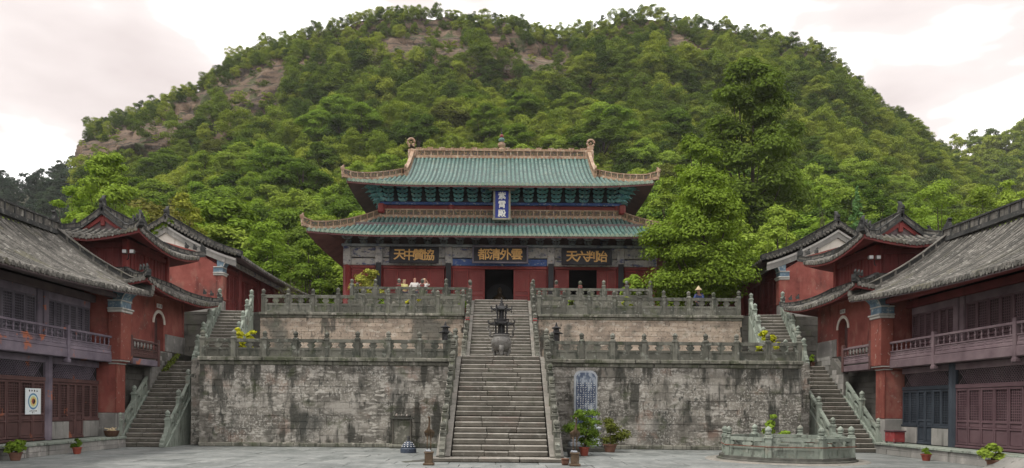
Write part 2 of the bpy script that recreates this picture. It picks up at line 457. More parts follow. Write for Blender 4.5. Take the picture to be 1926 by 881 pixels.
M['soil'] = weathered('soil', [(.04, .03, .02), (.07, .052, .036)], 8, 0, [], .5)
M['bin_blue'] = weathered('bin_blue', [(.045, .06, .09), (.075, .095, .13)], 4, 0, [], .1, 12, .5)
M['white'] = weathered('white', [(.74, .75, .77), (.82, .82, .82)], 3, 0, [], 0)
M['black'] = weathered('black', [(.015, .015, .017), (.03, .03, .03)], 3, 0, [], 0)
M['stele_white'] = weathered('stele_white', [(.28, .31, .35), (.42, .45, .48)], 4, 0, [((.20, .23, .28), 3, None, .58, .7, .6)], .3)
M['bark'] = weathered('bark', [(.045, .035, .026), (.10, .08, .06)], 3, 0, [], .5, 12)
M['red_paint'] = weathered('red_paint', [(.22, .035, .04), (.32, .06, .06)], 4, .1, [((.20, .19, .17), 5, None, .56, .68, .7)], .2)
M['basket'] = weathered('basket', [(.06, .03, .02), (.11, .06, .04)], 14, 0, [], .5, 40)
M['skin'] = weathered('skin', [(.42, .24, .17), (.50, .30, .22)], 8, 0, [], 0)
M['hair'] = weathered('hair', [(.02, .015, .012), (.04, .03, .024)], 20, 0, [], .3)
M['cloth_white'] = weathered('cloth_white', [(.56, .54, .52), (.68, .66, .64)], 8, 0, [], .1)
M['cloth_yellow'] = weathered('cloth_yellow', [(.46, .42, .16), (.56, .52, .24)], 8, 0, [], .1)
M['cloth_blue'] = weathered('cloth_blue', [(.06, .09, .24), (.10, .14, .32)], 8, 0, [], .1)
M['cloth_dark'] = weathered('cloth_dark', [(.03, .03, .04), (.06, .06, .07)], 8, 0, [], .1)
M['straw'] = weathered('straw', [(.52, .42, .26), (.66, .55, .36)], 14, 0, [], .2)
M['cloth_orange'] = weathered('cloth_orange', [(.46, .18, .08), (.56, .26, .12)], 8, 0, [], .1)
M['poster'] = weathered('poster', [(.66, .74, .78), (.76, .80, .80)], 5, 0, [], 0)
M['poster_blue'] = weathered('poster_blue', [(.10, .22, .42), (.14, .32, .46)], 5, 0, [], 0)
M['poster_yellow'] = weathered('poster_yellow', [(.68, .64, .26), (.62, .70, .36)], 5, 0, [], 0)
M['poster_orange'] = weathered('poster_orange', [(.68, .36, .12), (.76, .50, .18)], 5, 0, [], 0)
M['poster_pale'] = weathered('poster_pale', [(.62, .74, .66), (.70, .78, .70)], 5, 0, [], 0)
M['poster_red'] = weathered('poster_red', [(.28, .07, .06), (.34, .10, .08)], 5, 0, [], 0)

def stele_material():
    m, N, L, b = new_mat('stele_face')
    geo = N.new('ShaderNodeNewGeometry')
    f = noise(N, L, geo.outputs['Position'], 3.0, 4, .6, (1.6, 1, .8))
    r = ramp(N, [(.42, (.03, .05, .10)), (.53, (.085, .115, .17)), (.60, (.28, .32, .37))])
    L.new(f, r.inputs['Fac'])
    L.new(r.outputs[0], b.inputs['Base Color'])
    b.inputs['Roughness'].default_value = .6
    return m
M['stele_face'] = stele_material()

def leaf_mat(name, c0, c1, c2, use_attr=False, trans=.20):
    """leaf: colour varies per tree (object random or tint attribute) and per clump"""
    m, N, L, b = new_mat(name)
    N.remove(b)
    out = [n for n in N if n.type == 'OUTPUT_MATERIAL'][0]
    geo = N.new('ShaderNodeNewGeometry')
    if use_attr:
        at = N.new('ShaderNodeAttribute'); at.attribute_name = 'tint'
        src = at.outputs['Fac']
    else:
        oi = N.new('ShaderNodeObjectInfo'); src = oi.outputs['Random']
    f = noise(N, L, geo.outputs['Position'], .9, 3, .6)
    ad = N.new('ShaderNodeMath'); ad.operation = 'MULTIPLY_ADD'
    L.new(f, ad.inputs[0]); ad.inputs[1].default_value = .40
    L.new(src, ad.inputs[2])
    sb = N.new('ShaderNodeMath'); sb.operation = 'SUBTRACT'
    L.new(ad.outputs[0], sb.inputs[0]); sb.inputs[1].default_value = .20
    r = ramp(N, [(.05, c0), (.5, c1), (.95, c2)])
    L.new(sb.outputs[0], r.inputs['Fac'])
    d = N.new('ShaderNodeBsdfDiffuse'); t = N.new('ShaderNodeBsdfTranslucent'); g = N.new('ShaderNodeBsdfGlossy')
    g.inputs['Roughness'].default_value = .5
    tc = mixc(N, L, 1.0, r.outputs[0], (1.25, 1.25, .55), 'MULTIPLY')
    L.new(r.outputs[0], d.inputs['Color']); L.new(tc, t.inputs['Color'])
    mx = N.new('ShaderNodeMixShader'); mx.inputs[0].default_value = trans
    L.new(d.outputs[0], mx.inputs[1]); L.new(t.outputs[0], mx.inputs[2])
    mx2 = N.new('ShaderNodeMixShader'); mx2.inputs[0].default_value = .0
    L.new(mx.outputs[0], mx2.inputs[1]); L.new(g.outputs[0], mx2.inputs[2])
    L.new(mx2.outputs[0], out.inputs['Surface'])
    return m
M['leaf_far'] = leaf_mat('leaf_far', (.060, .099, .021), (.153, .216, .034), (.280, .332, .055))
M['leaf_mid'] = leaf_mat('leaf_mid', (.111, .182, .029), (.169, .254, .036), (.247, .325, .055))
M['leaf_dark'] = leaf_mat('leaf_dark', (.058, .104, .021), (.091, .150, .026), (.130, .189, .034))
M['leaf_bright'] = leaf_mat('leaf_bright', (.169, .273, .036), (.221, .332, .047), (.286, .384, .065))
M['leaf_yellow'] = leaf_mat('leaf_yellow', (.22, .26, .04), (.30, .32, .06), (.38, .35, .09))
M['leaf_flower'] = leaf_mat('leaf_flower', (.30, .36, .025), (.42, .46, .03), (.54, .52, .05))
M['leaf_olive'] = leaf_mat('leaf_olive', (.091, .111, .026), (.130, .150, .034), (.182, .169, .049))
M['leaf_conifer'] = leaf_mat('leaf_conifer', (.058, .143, .052), (.091, .195, .065), (.130, .247, .091))
M['leaf_bluegrey'] = leaf_mat('leaf_bluegrey', (.030, .052, .036), (.045, .070, .046), (.06, .09, .055))  # bluish haze of distance put into the leaf colour
M['grass'] = leaf_mat('grass', (.10, .13, .03), (.15, .19, .04), (.20, .23, .06))
# ------------------------------------------------------------------ levels of the place
F1, Y1 = 3.55, 29.3          # lower terrace floor, its front face
F2, Y2 = 6.40, 38.0          # upper terrace
F3, Y3 = 7.36, 40.3          # platform of the main hall
rng = random.Random(11)

def unit_block(name, mat, bx, by, bz, jit, seed):
    """unit stone, centred, with chamfered and slightly uneven edges"""
    rr = random.Random(seed)
    mb = MB(); mb.bbox(-.5, .5, -.5, .5, -.5, .5, .1)
    vs = []
    for x, y, z in mb.v:
        def sq(c, b): return math.copysign(.5 - (.5 - abs(c)) / .1 * b, c)
        vs.append((sq(x, bx) + rr.uniform(-jit, jit), sq(y, by) + rr.uniform(-jit, jit) * .6, sq(z, bz) + rr.uniform(-jit, jit)))
    mb.v = vs
    return mb.mesh(name, mat)

BLK = {k: [unit_block(k + '_stone', M[k], .012, .03, .035, .008, 7 * i + len(k)) for i in range(6)] for k in ('wall_block', 'upper_block', 'dark_brick', 'grey_brick', 'balustrade')}
SLAB = {k: [unit_block(k + '_slab', M[k], .012, .08, .16, .010, 5 * i + 3) for i in range(5)] for k in ('step', 'cornice', 'green_stone')}
PAVE = [unit_block('paving_stone', M['paving'], .006, .012, .12, .002, 9 * i) for i in range(4)]

def stone_face(parent, x0, x1, y, z0, z1, course, lmin, lmax, key, name='block', axis='X', out=-1, top=None, proud=.010, depth=.26):
    """courses of single stones on a wall face. axis X: face looks along out*Y at y; axis Y: face looks along out*X, x0..x1 run in Y"""
    z = z0
    while z < z1 - .06:
        h = min(course * rng.uniform(.82, 1.18), z1 - z)
        if z1 - z - h < .1: h = z1 - z
        t = x0 - rng.uniform(0, lmax * .5)
        while t < x1:
            l = rng.uniform(lmin, lmax)
            a, b = max(t, x0), min(t + l, x1)
            t += l
            if b - a < .12: continue
            if top and z + h > top((a + b) / 2): continue
            pr = rng.uniform(-proud, proud)
            c = y + out * (pr - depth / 2)
            me = rng.choice(BLK[key])
            if axis == 'X':
                place(name, me, ((a + b) / 2, c, z + h / 2), parent, None, (b - a - .007, depth, h - .006))
            else:
                place(name, me, (c, (a + b) / 2, z + h / 2), parent, (0, 0, PI / 2), (b - a - .007, depth, h - .006))
        z += h

def slab_row(parent, x0, x1, y0, y1, z0, z1, lmin, lmax, key, name):
    t = x0
    while t < x1 - .01:
        l = rng.uniform(lmin, lmax)
        b = min(t + l, x1)
        if x1 - b < lmin * .5: b = x1
        place(name, rng.choice(SLAB[key]), ((t + b) / 2, (y0 + y1) / 2 + rng.uniform(-.012, .012), (z0 + z1) / 2 + rng.uniform(-.006, .006)), parent, (0, rng.uniform(-.003, .003), 0), (b - t - .008, y1 - y0, z1 - z0))
        t = b

# ------------------------------------------------------------------ balustrades
POST = {}
def post_mesh(key, h, w=.19, head=.27):
    k = (key, round(h, 2))
    if k not in POST:
        mb = MB()
        mb.bbox(-w / 2, w / 2, -w / 2, w / 2, -.02, h, .02)
        mb.bbox(-w * .62, w * .62, -w * .62, w * .62, h - .10, h - .055, .01)
        r = w * .52
        mb.lathe((0, 0, h), [(r * .62, -.01), (r * .62, .025), (r * .98, .05), (r * 1.02, .065), (r * .72, .085), (r * .95, .12), (r * 1.05, .16), (r * .86, .205), (r * .42, .245), (r * .1, head)], 10)
        POST[k] = mb.mesh('post', M[key])
    return POST[k]

def rail_run(parent, A, B, n, key='balustrade', h=.78, thick=.11, ends=(True, True), red=(), posth=None, style=0):
    """stone posts, carved slabs and hand rails between A and B (may slope)"""
    A, B = Vector(A), Vector(B)
    d = B - A
    L = d.length
    hz = Vector((d.x, d.y, 0)).normalized()
    side = Vector((-hz.y, hz.x, 0))
    ang = math.atan2(hz.y, hz.x)
    ph = posth or h + .06
    for i in range(n + 1):
        if (i == 0 and not ends[0]) or (i == n and not ends[1]): continue
        p = A + d * (i / n)
        o = place('post', post_mesh(key, ph), p, parent, (rng.uniform(-.018, .018), rng.uniform(-.018, .018), ang + rng.uniform(-.06, .06)), (1, 1, rng.uniform(.96, 1.04)))
        if i in red:
            rb = MB(); rb.bbox(p.x - .105, p.x + .105, p.y - .105, p.y + .105, p.z + ph - .17, p.z + ph - .015, .015)
            rb.build('red_band', M['red_paint'], o)
    hw = .095 / L * n            # half post in panel units
    for i in range(n):
        P = A + d * (i / n); D = d / n
        def pt(t, z, off): return P + D * t + Vector((0, 0, z)) + side * off
        def bar(mb, poly, th):
            mb.prism([pt(t, z, -th / 2) for t, z in poly], side * th)
        a, b = hw, 1 - hw
        sl = MB()
        bar(sl, [(a, 0), (b, 0), (b, .50 * h), (a, .50 * h)], thick * .62)
        fr = .08
        for q in ([(a, 0), (b, 0), (b, .11 * h), (a, .11 * h)], [(a, .40 * h), (b, .40 * h), (b, .52 * h), (a, .52 * h)],
                  [(a, .11 * h), (a + fr, .11 * h), (a + fr, .40 * h), (a, .40 * h)], [(b - fr, .11 * h), (b, .11 * h), (b, .40 * h), (b - fr, .40 * h)]):
            bar(sl, q, thick)
        m_ = (a + b) / 2
        bar(sl, [(m_ - .03, .11 * h), (m_ + .03, .11 * h), (m_ + .03, .40 * h), (m_ - .03, .40 * h)], thick)
        sps = []
        for c0, wd in ((a, .10), (m_, .13), (b, .10)):
            sp = MB(); sps.append(sp)
            lo = max(a, c0 - wd * .45); hi = min(b, c0 + wd * .45)
            l2 = max(a, c0 - wd); h2 = min(b, c0 + wd)
            bar(sp, [(lo, .52 * h), (hi, .52 * h), (h2, .64 * h), (h2, .70 * h), (hi + (h2 - hi) * .3, .76 * h), (h2, .84 * h), (l2, .84 * h), (lo - (lo - l2) * .3, .76 * h), (l2, .70 * h), (l2, .64 * h)], thick * .8)
        r = MB()
        bar(r, [(a, .82 * h), (b, .82 * h), (b, .86 * h), (b, .97 * h), (a, .97 * h)], thick * 1.15)
        bar(r, [(a, .965 * h), (b, .965 * h), (b, h), (a, h)], thick * .8)
        pn = sl.build('panel', M[key], parent)
        for sp in sps: sp.build('vase_support', M[key], pn)
        r.build('hand_rail', M[key], parent)

def scroll_end(parent, P, dirv, key, h=.62, thick=.12):
    """drum stone that closes the low end of a sloping balustrade; dirv points downhill"""
    P = Vector(P); dv = Vector(dirv).normalized()
    side = Vector((-dv.y, dv.x, 0))
    prof = [(0, 0), (.62, 0), (.64, .10), (.54, .17), (.56, .26), (.44, .33), (.40, .30), (.36, .40), (.26, .48), (.20, .46), (.16, .58), (.08, h), (0, h)]
    mb = MB()
    mb.prism([P + dv * x + Vector((0, 0, z)) - side * thick / 2 for x, z in prof], side * thick)
    mb.build('drum_stone', M[key], parent)

# ------------------------------------------------------------------ ground
g = MB()
g.add([(-900, -300, -.06), (900, -300, -.06), (900, 1500, -.06), (-900, 1500, -.06)], [(0, 1, 2, 3)])
structure(g, 'ground', M['ground'])
g = MB(); g.box(-22, 22, 2, 36, -.05, -.018)
court = structure(g, 'courtyard', M['dark_stone'])
y = 17.6
while y < 29.4:
    dy = rng.uniform(.78, .98)
    x = -14.4 - rng.uniform(0, 1)
    while x < 14.5:
        dx = rng.uniform(1.15, 1.75)
        place('paving_slab', rng.choice(PAVE), (x + dx / 2, y + dy / 2, -.022 + rng.uniform(-.006, .006)), court, (rng.uniform(-.002, .002), rng.uniform(-.002, .002), 0), (dx - .022, dy - .022, .05))
        x += dx
    y += dy

# lower terrace floor, upper terrace floor
g = MB()
g.box(-11.75, 11.75, Y1 + .25, 38.6, .5, F1)
g.box(-16.5, -11.75, 33.0, 38.4, .5, F1 - .003)
g.box(11.75, 16.5, 33.0, 38.4, .5, F1 - .003)
g.box(-12.6, -11.75, 30.45, 33.0, .5, F1 - .006)
g.box(11.75, 12.6, 30.45, 33.0, .5, F1 - .006)
structure(g, 'lower_terrace', M['terrace_floor'])
g = MB(); g.box(-60, 60, Y2 + .25, 75, 3.0, F2)
structure(g, 'upper_terrace', M['terrace_floor'])

# ------------------------------------------------------------------ retaining walls
for s, side in ((-1, 'left'), (1, 'right')):
    wl_ = thing('retaining_wall', 'tall streaked stone block wall of the lower terrace, %s of the central stairs' % side, 'wall', (s * 6.9, Y1, 0), 'lower terrace walls')
    mb = MB(mirror(s)); mb.box(1.9, 11.83, Y1 + .06, Y1 + .6, 0, F1 - .12); mb.build('wall_core', M['mortar'], wl_)
    xa, xb = sorted((s * 1.95, s * 11.85))
    stone_face(wl_, xa, xb, Y1, .16, 3.22, .285, .45, 1.15, 'wall_block')
    slab_row(wl_, xa, xb, Y1 - .10, Y1 + .3, 0, .17, .9, 1.6, 'cornice', 'footing_stone')
    slab_row(wl_, xa, xb, Y1 - .05, Y1 + .4, 3.22, 3.37, 1.0, 1.9, 'cornice', 'cornice_stone')
    slab_row(wl_, xa - .05, xb + .05, Y1 - .13, Y1 + .5, 3.375, 3.53, .9, 1.6, 'cornice', 'cornice_stone')
    # the return beside the side stairs
    mb = MB(mirror(s)); mb.box(11.8, 12.58, Y1 + 1.06, Y1 + 1.3, 0, F1 - .1); mb.box(11.5, 11.8, Y1 + .3, 33, 0, F1 - .1); mb.build('wall_core', M['mortar'], wl_)
    xa2, xb2 = sorted((s * 11.85, s * 12.6))
    stone_face(wl_, xa2, xb2, Y1 + 1.0, .0, 3.45, .285, .35, .8, 'wall_block')
    stone_face(wl_, Y1 + .02, Y1 + 1.0, s * 11.85, .0, 3.4, .285, .4, .9, 'wall_block', axis='Y', out=s)
    ub = thing('retaining_wall', 'pinkish weathered stone wall of the upper terrace, %s of the stairs' % side, 'wall', (s * 7.1, Y2, F1), 'upper terrace walls')
    mb = MB(mirror(s)); mb.box(1.85, 12.28, Y2 + .06, Y2 + .5, F1, F2 - .1); mb.build('wall_core', M['mortar'], ub)
    xa, xb = sorted((s * 1.9, s * 12.3))
    stone_face(ub, xa, xb, Y2, F1 + .2, F2 - .3, .235, .4, .95, 'upper_block')
    slab_row(ub, xa, xb, Y2 - .06, Y2 + .4, F2 - .30, F2 - .17, 1.0, 1.8, 'cornice', 'cornice_stone')
    slab_row(ub, xa - .05, xb + .05, Y2 - .14, Y2 + .5, F2 - .165, F2 - .02, .9, 1.6, 'cornice', 'cornice_stone')
    # balustrades of the two terraces
    b1 = thing('stone_balustrade', 'dark mossy stone balustrade on the lower terrace edge, %s of the stairs' % side, 'balustrade', (s * 6.9, Y1, F1 - .02), 'terrace balustrades')
    rail_run(b1, (s * 1.98, Y1 + .06, F1 - .02), (s * 11.75, Y1 + .06, F1 - .02), 8, h=.72, posth=.80)
    b2 = thing('stone_balustrade', 'mossy stone balustrade on the upper terrace edge, %s of the stairs' % side, 'balustrade', (s * 7.1, Y2, F2 - .02), 'terrace balustrades')
    rail_run(b2, (s * 1.95, Y2 + .06, F2 - .02), (s * 12.15, Y2 + .06, F2 - .02), 8, h=.90, posth=.98)
    # platform of the hall with its own rail
    pl = thing('platform_wall', 'stone front of the hall platform, %s of the stairs' % side, 'wall', (s * 5, Y3, F2), 'hall platform')
    mb = MB(mirror(s)); mb.box(1.4, 8.3, Y3, Y3 + .5, F2, F3 - .004); mb.build('wall_core', M['cornice'], pl)
    b3 = thing('stone_balustrade', 'stone balustrade of the hall platform with red banded posts, %s of the stairs' % side, 'balustrade', (s * 5, Y3, F3), 'terrace balustrades')
    rail_run(b3, (s * 1.72, Y3 + .1, F3), (s * 8.1, Y3 + .1, F3), 5, h=.74, posth=.92, red=(0, 2, 3) if s < 0 else (1, 2))
    rail_run(b3, (s * 8.1, Y3 + .1, F3), (s * 8.1, Y3 + 4.6, F3), 3, h=.74, posth=.92, ends=(False, True))
g = MB(); g.box(-8.3, 8.3, Y3 + .5, 45.5, F2, F3); g.box(-10.4, 10.4, 45.5, 60, F2, F3)
structure(g, 'hall_platform', M['terrace_floor'])

# ------------------------------------------------------------------ stairs
def flight(root, x0, x1, y0, z0, n, rise, run, key='step', joints=3, core_key='dark_stone'):
    for k in range(n):
        cuts = [x0] + sorted(x0 + (x1 - x0) * (i + rng.uniform(-.25, .25)) / joints for i in range(1, joints)) + [x1]
        for a, b in zip(cuts[:-1], cuts[1:]):
            dz = rng.uniform(-.008, .008)
            place('step_slab', rng.choice(SLAB[key]), ((a + b) / 2, y0 + k * run + .22 + rng.uniform(-.012, .012), z0 + (k + .5) * rise + dz), root, (rng.uniform(-.006, .006), rng.uniform(-.004, .004), rng.uniform(-.003, .003)), (b - a - .006, .46, rise - .004))
    mb = MB()
    prof = [(y0 + .1, z0), (y0 + n * run, z0), (y0 + n * run, z0 + n * rise - .02)]
    for k in range(n - 1, -1, -1):
        prof += [(y0 + k * run + .30, z0 + (k + 1) * rise - .03), (y0 + k * run + .30, z0 + k * rise)]
    mb.prism([(x0 + .02, a, b) for a, b in prof], (x1 - x0 - .04, 0, 0))
    mb.build('stair_core', M[core_key], root)

def stringer(root, xc, w, y0, z0, y1, z1, zb, key, lift=.10):
    """sloping kerb stone along a flight, solid down to zb"""
    mb = MB()
    mb.prism([(xc - w / 2, y0 - .25, zb), (xc - w / 2, y1, zb), (xc - w / 2, y1, z1 + lift), (xc - w / 2, y0 - .25, z0 + lift - .06)], (w, 0, 0))
    mb.build('stringer', M[key], root)

st = thing('main_staircase', 'long central stone staircase rising from the courtyard to the lower terrace', 'stairs', (0, 22.3, 0), 'central stairs')
slab_row(st, -2.02, 2.02, 21.85, 22.75, 0, .125, 1.0, 1.7, 'step', 'base_slab')
N1, RUN1 = 20, .285
RISE1 = (F1 - .125) / N1
flight(st, -1.46, 1.46, 22.5, .125, N1, RISE1, RUN1)
YT1 = 22.5 + N1 * RUN1
mb = MB(); mb.box(-1.46, 1.46, YT1, Y1 + .4, .1, F1 - .004); mb.build('landing', M['step'], st)
for s in (-1, 1):
    stringer(st, s * 1.70, .42, 22.5, .125, YT1, F1 - .1, 0, 'step')
    mb = MB(); mb.box(s * 1.70 - .2, s * 1.70 + .2, YT1 + .002, Y1 - .14, 0, F1 - .01); mb.build('landing_side', M['step'], st)
    rail_run(st, (s * 1.72, 22.62, .17), (s * 1.72, YT1 - .05, F1), 7, h=.66, posth=.78)
    rail_run(st, (s * 1.72, YT1 - .05, F1), (s * 1.78, Y1 + .0, F1), 1, h=.72, ends=(False, False))
    scroll_end(st, (s * 1.72, 22.56, .12), (0, -1, 0), 'balustrade', .6, .16)
# upper flight
st2 = thing('main_staircase', 'central stone stairs climbing from the bronze censer to the main hall door', 'stairs', (0, 33.6, F1), 'central stairs')
N2, RUN2 = 22, .295
RISE2 = (F3 - F1) / N2
flight(st2, -1.42, 1.42, 33.6, F1, N2, RISE2, RUN2)
for s in (-1, 1):
    stringer(st2, s * 1.63, .40, 33.6, F1, 33.6 + N2 * RUN2, F3 - .1, F1, 'step')
    rail_run(st2, (s * 1.66, 33.75, F1 + .05), (s * 1.66, Y3 - .1, F3), 7, h=.66, posth=.80, red=(3,) if s > 0 else (3, 7))
    scroll_end(st2, (s * 1.66, 33.7, F1), (0, -1, 0), 'balustrade', .6, .16)

# side stairs from the courtyard
for s, side in ((-1, 'left'), (1, 'right')):
    X = s * 13.62
    r = thing('side_staircase', 'steep stone side stairs with pale green balustrade by the %s wing' % side, 'stairs', (X, 28.2, 0), 'side stairs')
    n, run = 20, .245
    rise = F1 / n
    flight(r, X - .76, X + .76, 28.25, 0, n, rise, run, joints=2)
    ye = 28.25 + n * run
    for q in (-1, 1):
        xb = X + q * .90
        stringer(r, xb, .24, 28.25, 0, ye, F1 - .08, 0, 'green_stone', .08)
    inner, outer = X - s * .90, X + s * .90
    rail_run(r, (inner, 28.5, .15), (inner, ye, F1), 4, 'green_stone', h=.74, posth=.95)
    fr_ = .58
    rail_run(r, (outer, 28.5, .15), (outer, 28.5 + (ye - 28.5) * fr_, .15 + (F1 - .15) * fr_), 2, 'green_stone', h=.74, posth=.95, ends=(True, False))
    for q in (inner, outer):
        scroll_end(r, (q, 28.42, .02), (0, -1, 0), 'green_stone', .75, .16)
    # rough parapet of stones that takes over from the balustrade
    yq = 28.5 + (ye - 28.5) * fr_
    mb = MB(); mb.prism([(outer - .11, yq, 1.6), (outer - .11, ye + .6, 1.6), (outer - .11, ye + .6, F1 + .42), (outer - .11, yq + 1.0, F1 + .30), (outer - .11, yq, .15 + F1 * fr_ + .95)], (.22, 0, 0))
    mb.build('parapet_core', M['mortar'], r)
    stone_face(r, yq + .02, ye + .6, outer - s * .12, 1.9, F1 + .40, .2, .3, .6, 'grey_brick', axis='Y', out=-s, top=lambda t: min(F1 + .42, .15 + F1 * fr_ + 1.0 + (t - yq) * .6), proud=.02, depth=.1)
    stone_face(r, outer - .12, outer + .12, yq + .02, 2.0, .15 + F1 * fr_ + .9, .2, .3, .6, 'grey_brick', depth=.1)
    r.rotation_euler.z = R(5.0 if s < 0 else 0.5)
    # upper side stairs
    X2 = s * 12.8
    r2 = thing('side_staircase', 'short stone stairs with balustrades climbing to the %s side hall' % side, 'stairs', (X2, 33.3, F1), 'side stairs')
    n2, run2 = 16, .285
    rise2 = (F2 - F1) / n2
    flight(r2, X2 - .66, X2 + .66, 33.4, F1, n2, rise2, run2, joints=2)
    y2e = 33.4 + n2 * run2
    for q in (-1, 1):
        xb = X2 + q * .78
        stringer(r2, xb, .22, 33.4, F1, y2e, F2 - .08, F1, 'green_stone', .06)
        rail_run(r2, (xb, 33.5, F1 + .1), (xb, y2e, F2), 4, 'green_stone', h=.72, posth=.9)
        scroll_end(r2, (xb, 33.42, F1), (0, -1, 0), 'green_stone', .7, .15)
    r2.rotation_euler.z = R(9.0 if s < 0 else -9.0)
    # wall that carries the side hall court
    wk = thing('retaining_wall', 'dark stone wall below the %s side hall court' % side, 'wall', (s * 15.2, 38.2, F1), 'side hall walls')
    xa, xb = sorted((s * 12.3, s * 17.5))
    mb = MB(); mb.box(xa, xb, 38.10, 38.24, F1, F2 - .01); mb.build('wall_core', M['mortar'], wk)
    stone_face(wk, xa, xb, 38.06, F1, F2 - .02, .26, .4, .9, 'dark_brick')
# ------------------------------------------------------------------ tiled roofs
def tile_rows(tl, sh, ed, so, O, ax, inn, xs, wmax, zf, r=.08, seg=.34, drop=.16):
    """barrel tile rows running up a roof face. O: eave middle (z ignored); ax: along the eave; inn: inwards; zf(x, w): height"""
    O, ax, inn = Vector(O), Vector(ax), Vector(inn)
    def P(x, w, dz=0):
        q = O + ax * x + inn * w
        return Vector((q.x, q.y, zf(x, w) + dz))
    sp = xs[1] - xs[0]
    for x in xs:
        W_ = wmax(x)
        if W_ < .12: continue
        n = max(1, int(round(W_ / seg)))
        jz, jx = rng.uniform(-.012, .014), rng.uniform(-.012, .012)
        for k in range(n):
            w0, w1 = W_ * k / n - (.05 if k == 0 else 0), W_ * (k + 1) / n + .02
            vs = []
            for w, rr in ((w0, r), (w1, r * .84)):
                c = P(x, max(w, -.05)) + ax * jx + Vector((0, 0, jz + rng.uniform(-.005, .005)))
                for a in (0, 45, 90, 135, 180):
                    vs.append(c + ax * rr * math.cos(R(a)) + Vector((0, 0, rr * math.sin(R(a)) + .01)))
            tl.add(vs, [(0, 1, 6, 5), (1, 2, 7, 6), (2, 3, 8, 7), (3, 4, 9, 8), (0, 4, 3, 2, 1)])
        # round end tile and the drip tile beside it
        c = P(x, -.055)
        vs = [c + ax * r * 1.2 * math.cos(2 * PI * i / 8) + Vector((0, 0, r * 1.2 * math.sin(2 * PI * i / 8) - .005)) for i in range(8)]
        vs += [p + inn * .05 for p in vs]
        ed.add(vs, [tuple(range(8))] + [(i, (i + 1) % 8, 8 + (i + 1) % 8, 8 + i) for i in range(8)])
        xm = x + sp / 2
        if wmax(xm) > .1:
            c = P(xm, -.04)
            hw = (sp - r * 1.6) / 2
            ed.add([c + ax * -hw, c + ax * hw, c + ax * hw * .7 + Vector((0, 0, -.07)), c + Vector((0, 0, -.12)), c - ax * hw * .7 + Vector((0, 0, -.07)),
                    c + ax * -hw + inn * .04, c + ax * hw + inn * .04, c + inn * .04 + Vector((0, 0, -.12))], [(0, 1, 2, 3, 4), (5, 7, 6), (0, 4, 3, 7, 5), (1, 6, 7, 3, 2), (0, 5, 6, 1)])
    xe = [xs[0] - sp / 2] + [x + sp / 2 for x in xs]
    nw = 9
    rows, rows2 = [], []
    for x in xe:
        W_ = max(.02, wmax(x))
        rows.append([P(x, W_ * k / (nw - 1)) for k in range(nw)])
        rows2.append([P(x, W_ * k / (nw - 1), -drop) for k in range(nw)])
    sh.grid(rows)
    so.grid(rows2)
    so.grid([[P(x, 0, -drop) for x in xe], [P(x, 0, -.01) for x in xe]])

def frange(a, b, step):
    n = max(2, int(round((b - a) / step)))
    return [a + (b - a) * (i + .5) / n for i in range(n)]

def concave(H, W_, c=.35):
    return lambda w: H * ((1 - c) * (w / W_) + c * (w / W_) ** 2)

def ridge(parent, pts, h, half, mats, name='ridge', cell=.46, axis=None):
    """built-up ridge: base course, framed panels, top course"""
    pts = [Vector(p) for p in pts]
    d = (pts[-1] - pts[0]); d.z = 0; d.normalize()
    wv = Vector((-d.y, d.x, 0)) * half
    a = MB()
    a.strip(pts, wv * 1.25, -.06, h * .16)
    a.strip(pts, wv * 1.05, h * .16, h * .26)
    a.strip(pts, wv * 1.25, h * .86, h)
    # posts
    acc = 0
    L = [0]
    for p, q in zip(pts[:-1], pts[1:]): L.append(L[-1] + (q - p).length)
    n = max(2, int(L[-1] / cell))
    for i in range(n + 1):
        t = L[-1] * i / n
        k = max(j for j in range(len(L)) if L[j] <= t + 1e-6); k = min(k, len(pts) - 2)
        p = pts[k].lerp(pts[k + 1], (t - L[k]) / max(1e-6, L[k + 1] - L[k]))
        a.strip([p - d * .035, p + d * .035], wv * 1.1, h * .2, h * .9)
    o = a.build(name, mats[0], parent)
    b = MB(); b.strip(pts, wv * .8, h * .2, h * .9)
    b.build('ridge_inlay', mats[1], o)
    return o

def beast(parent, p, d, size, mat, name='ridge_beast'):
    """seated ridge beast seen as a swept silhouette with an upright tail and open mouth"""
    p, d = Vector(p), Vector(d).normalized()
    side = Vector((-d.y, d.x, 0))
    prof = [(-.30, 0), (.34, 0), (.40, .16), (.30, .26), (.46, .34), (.50, .48), (.34, .50), (.30, .66), (.14, .60), (.06, .74), (-.10, 1.0), (-.26, 1.08), (-.34, .98), (-.22, .90), (-.20, .74), (-.30, .60), (-.34, .30)]
    mb = MB()
    mb.prism([p + d * x * size + Vector((0, 0, z * size)) - side * size * .14 for x, z in prof], side * size * .28)
    return mb.build(name, mat, parent)

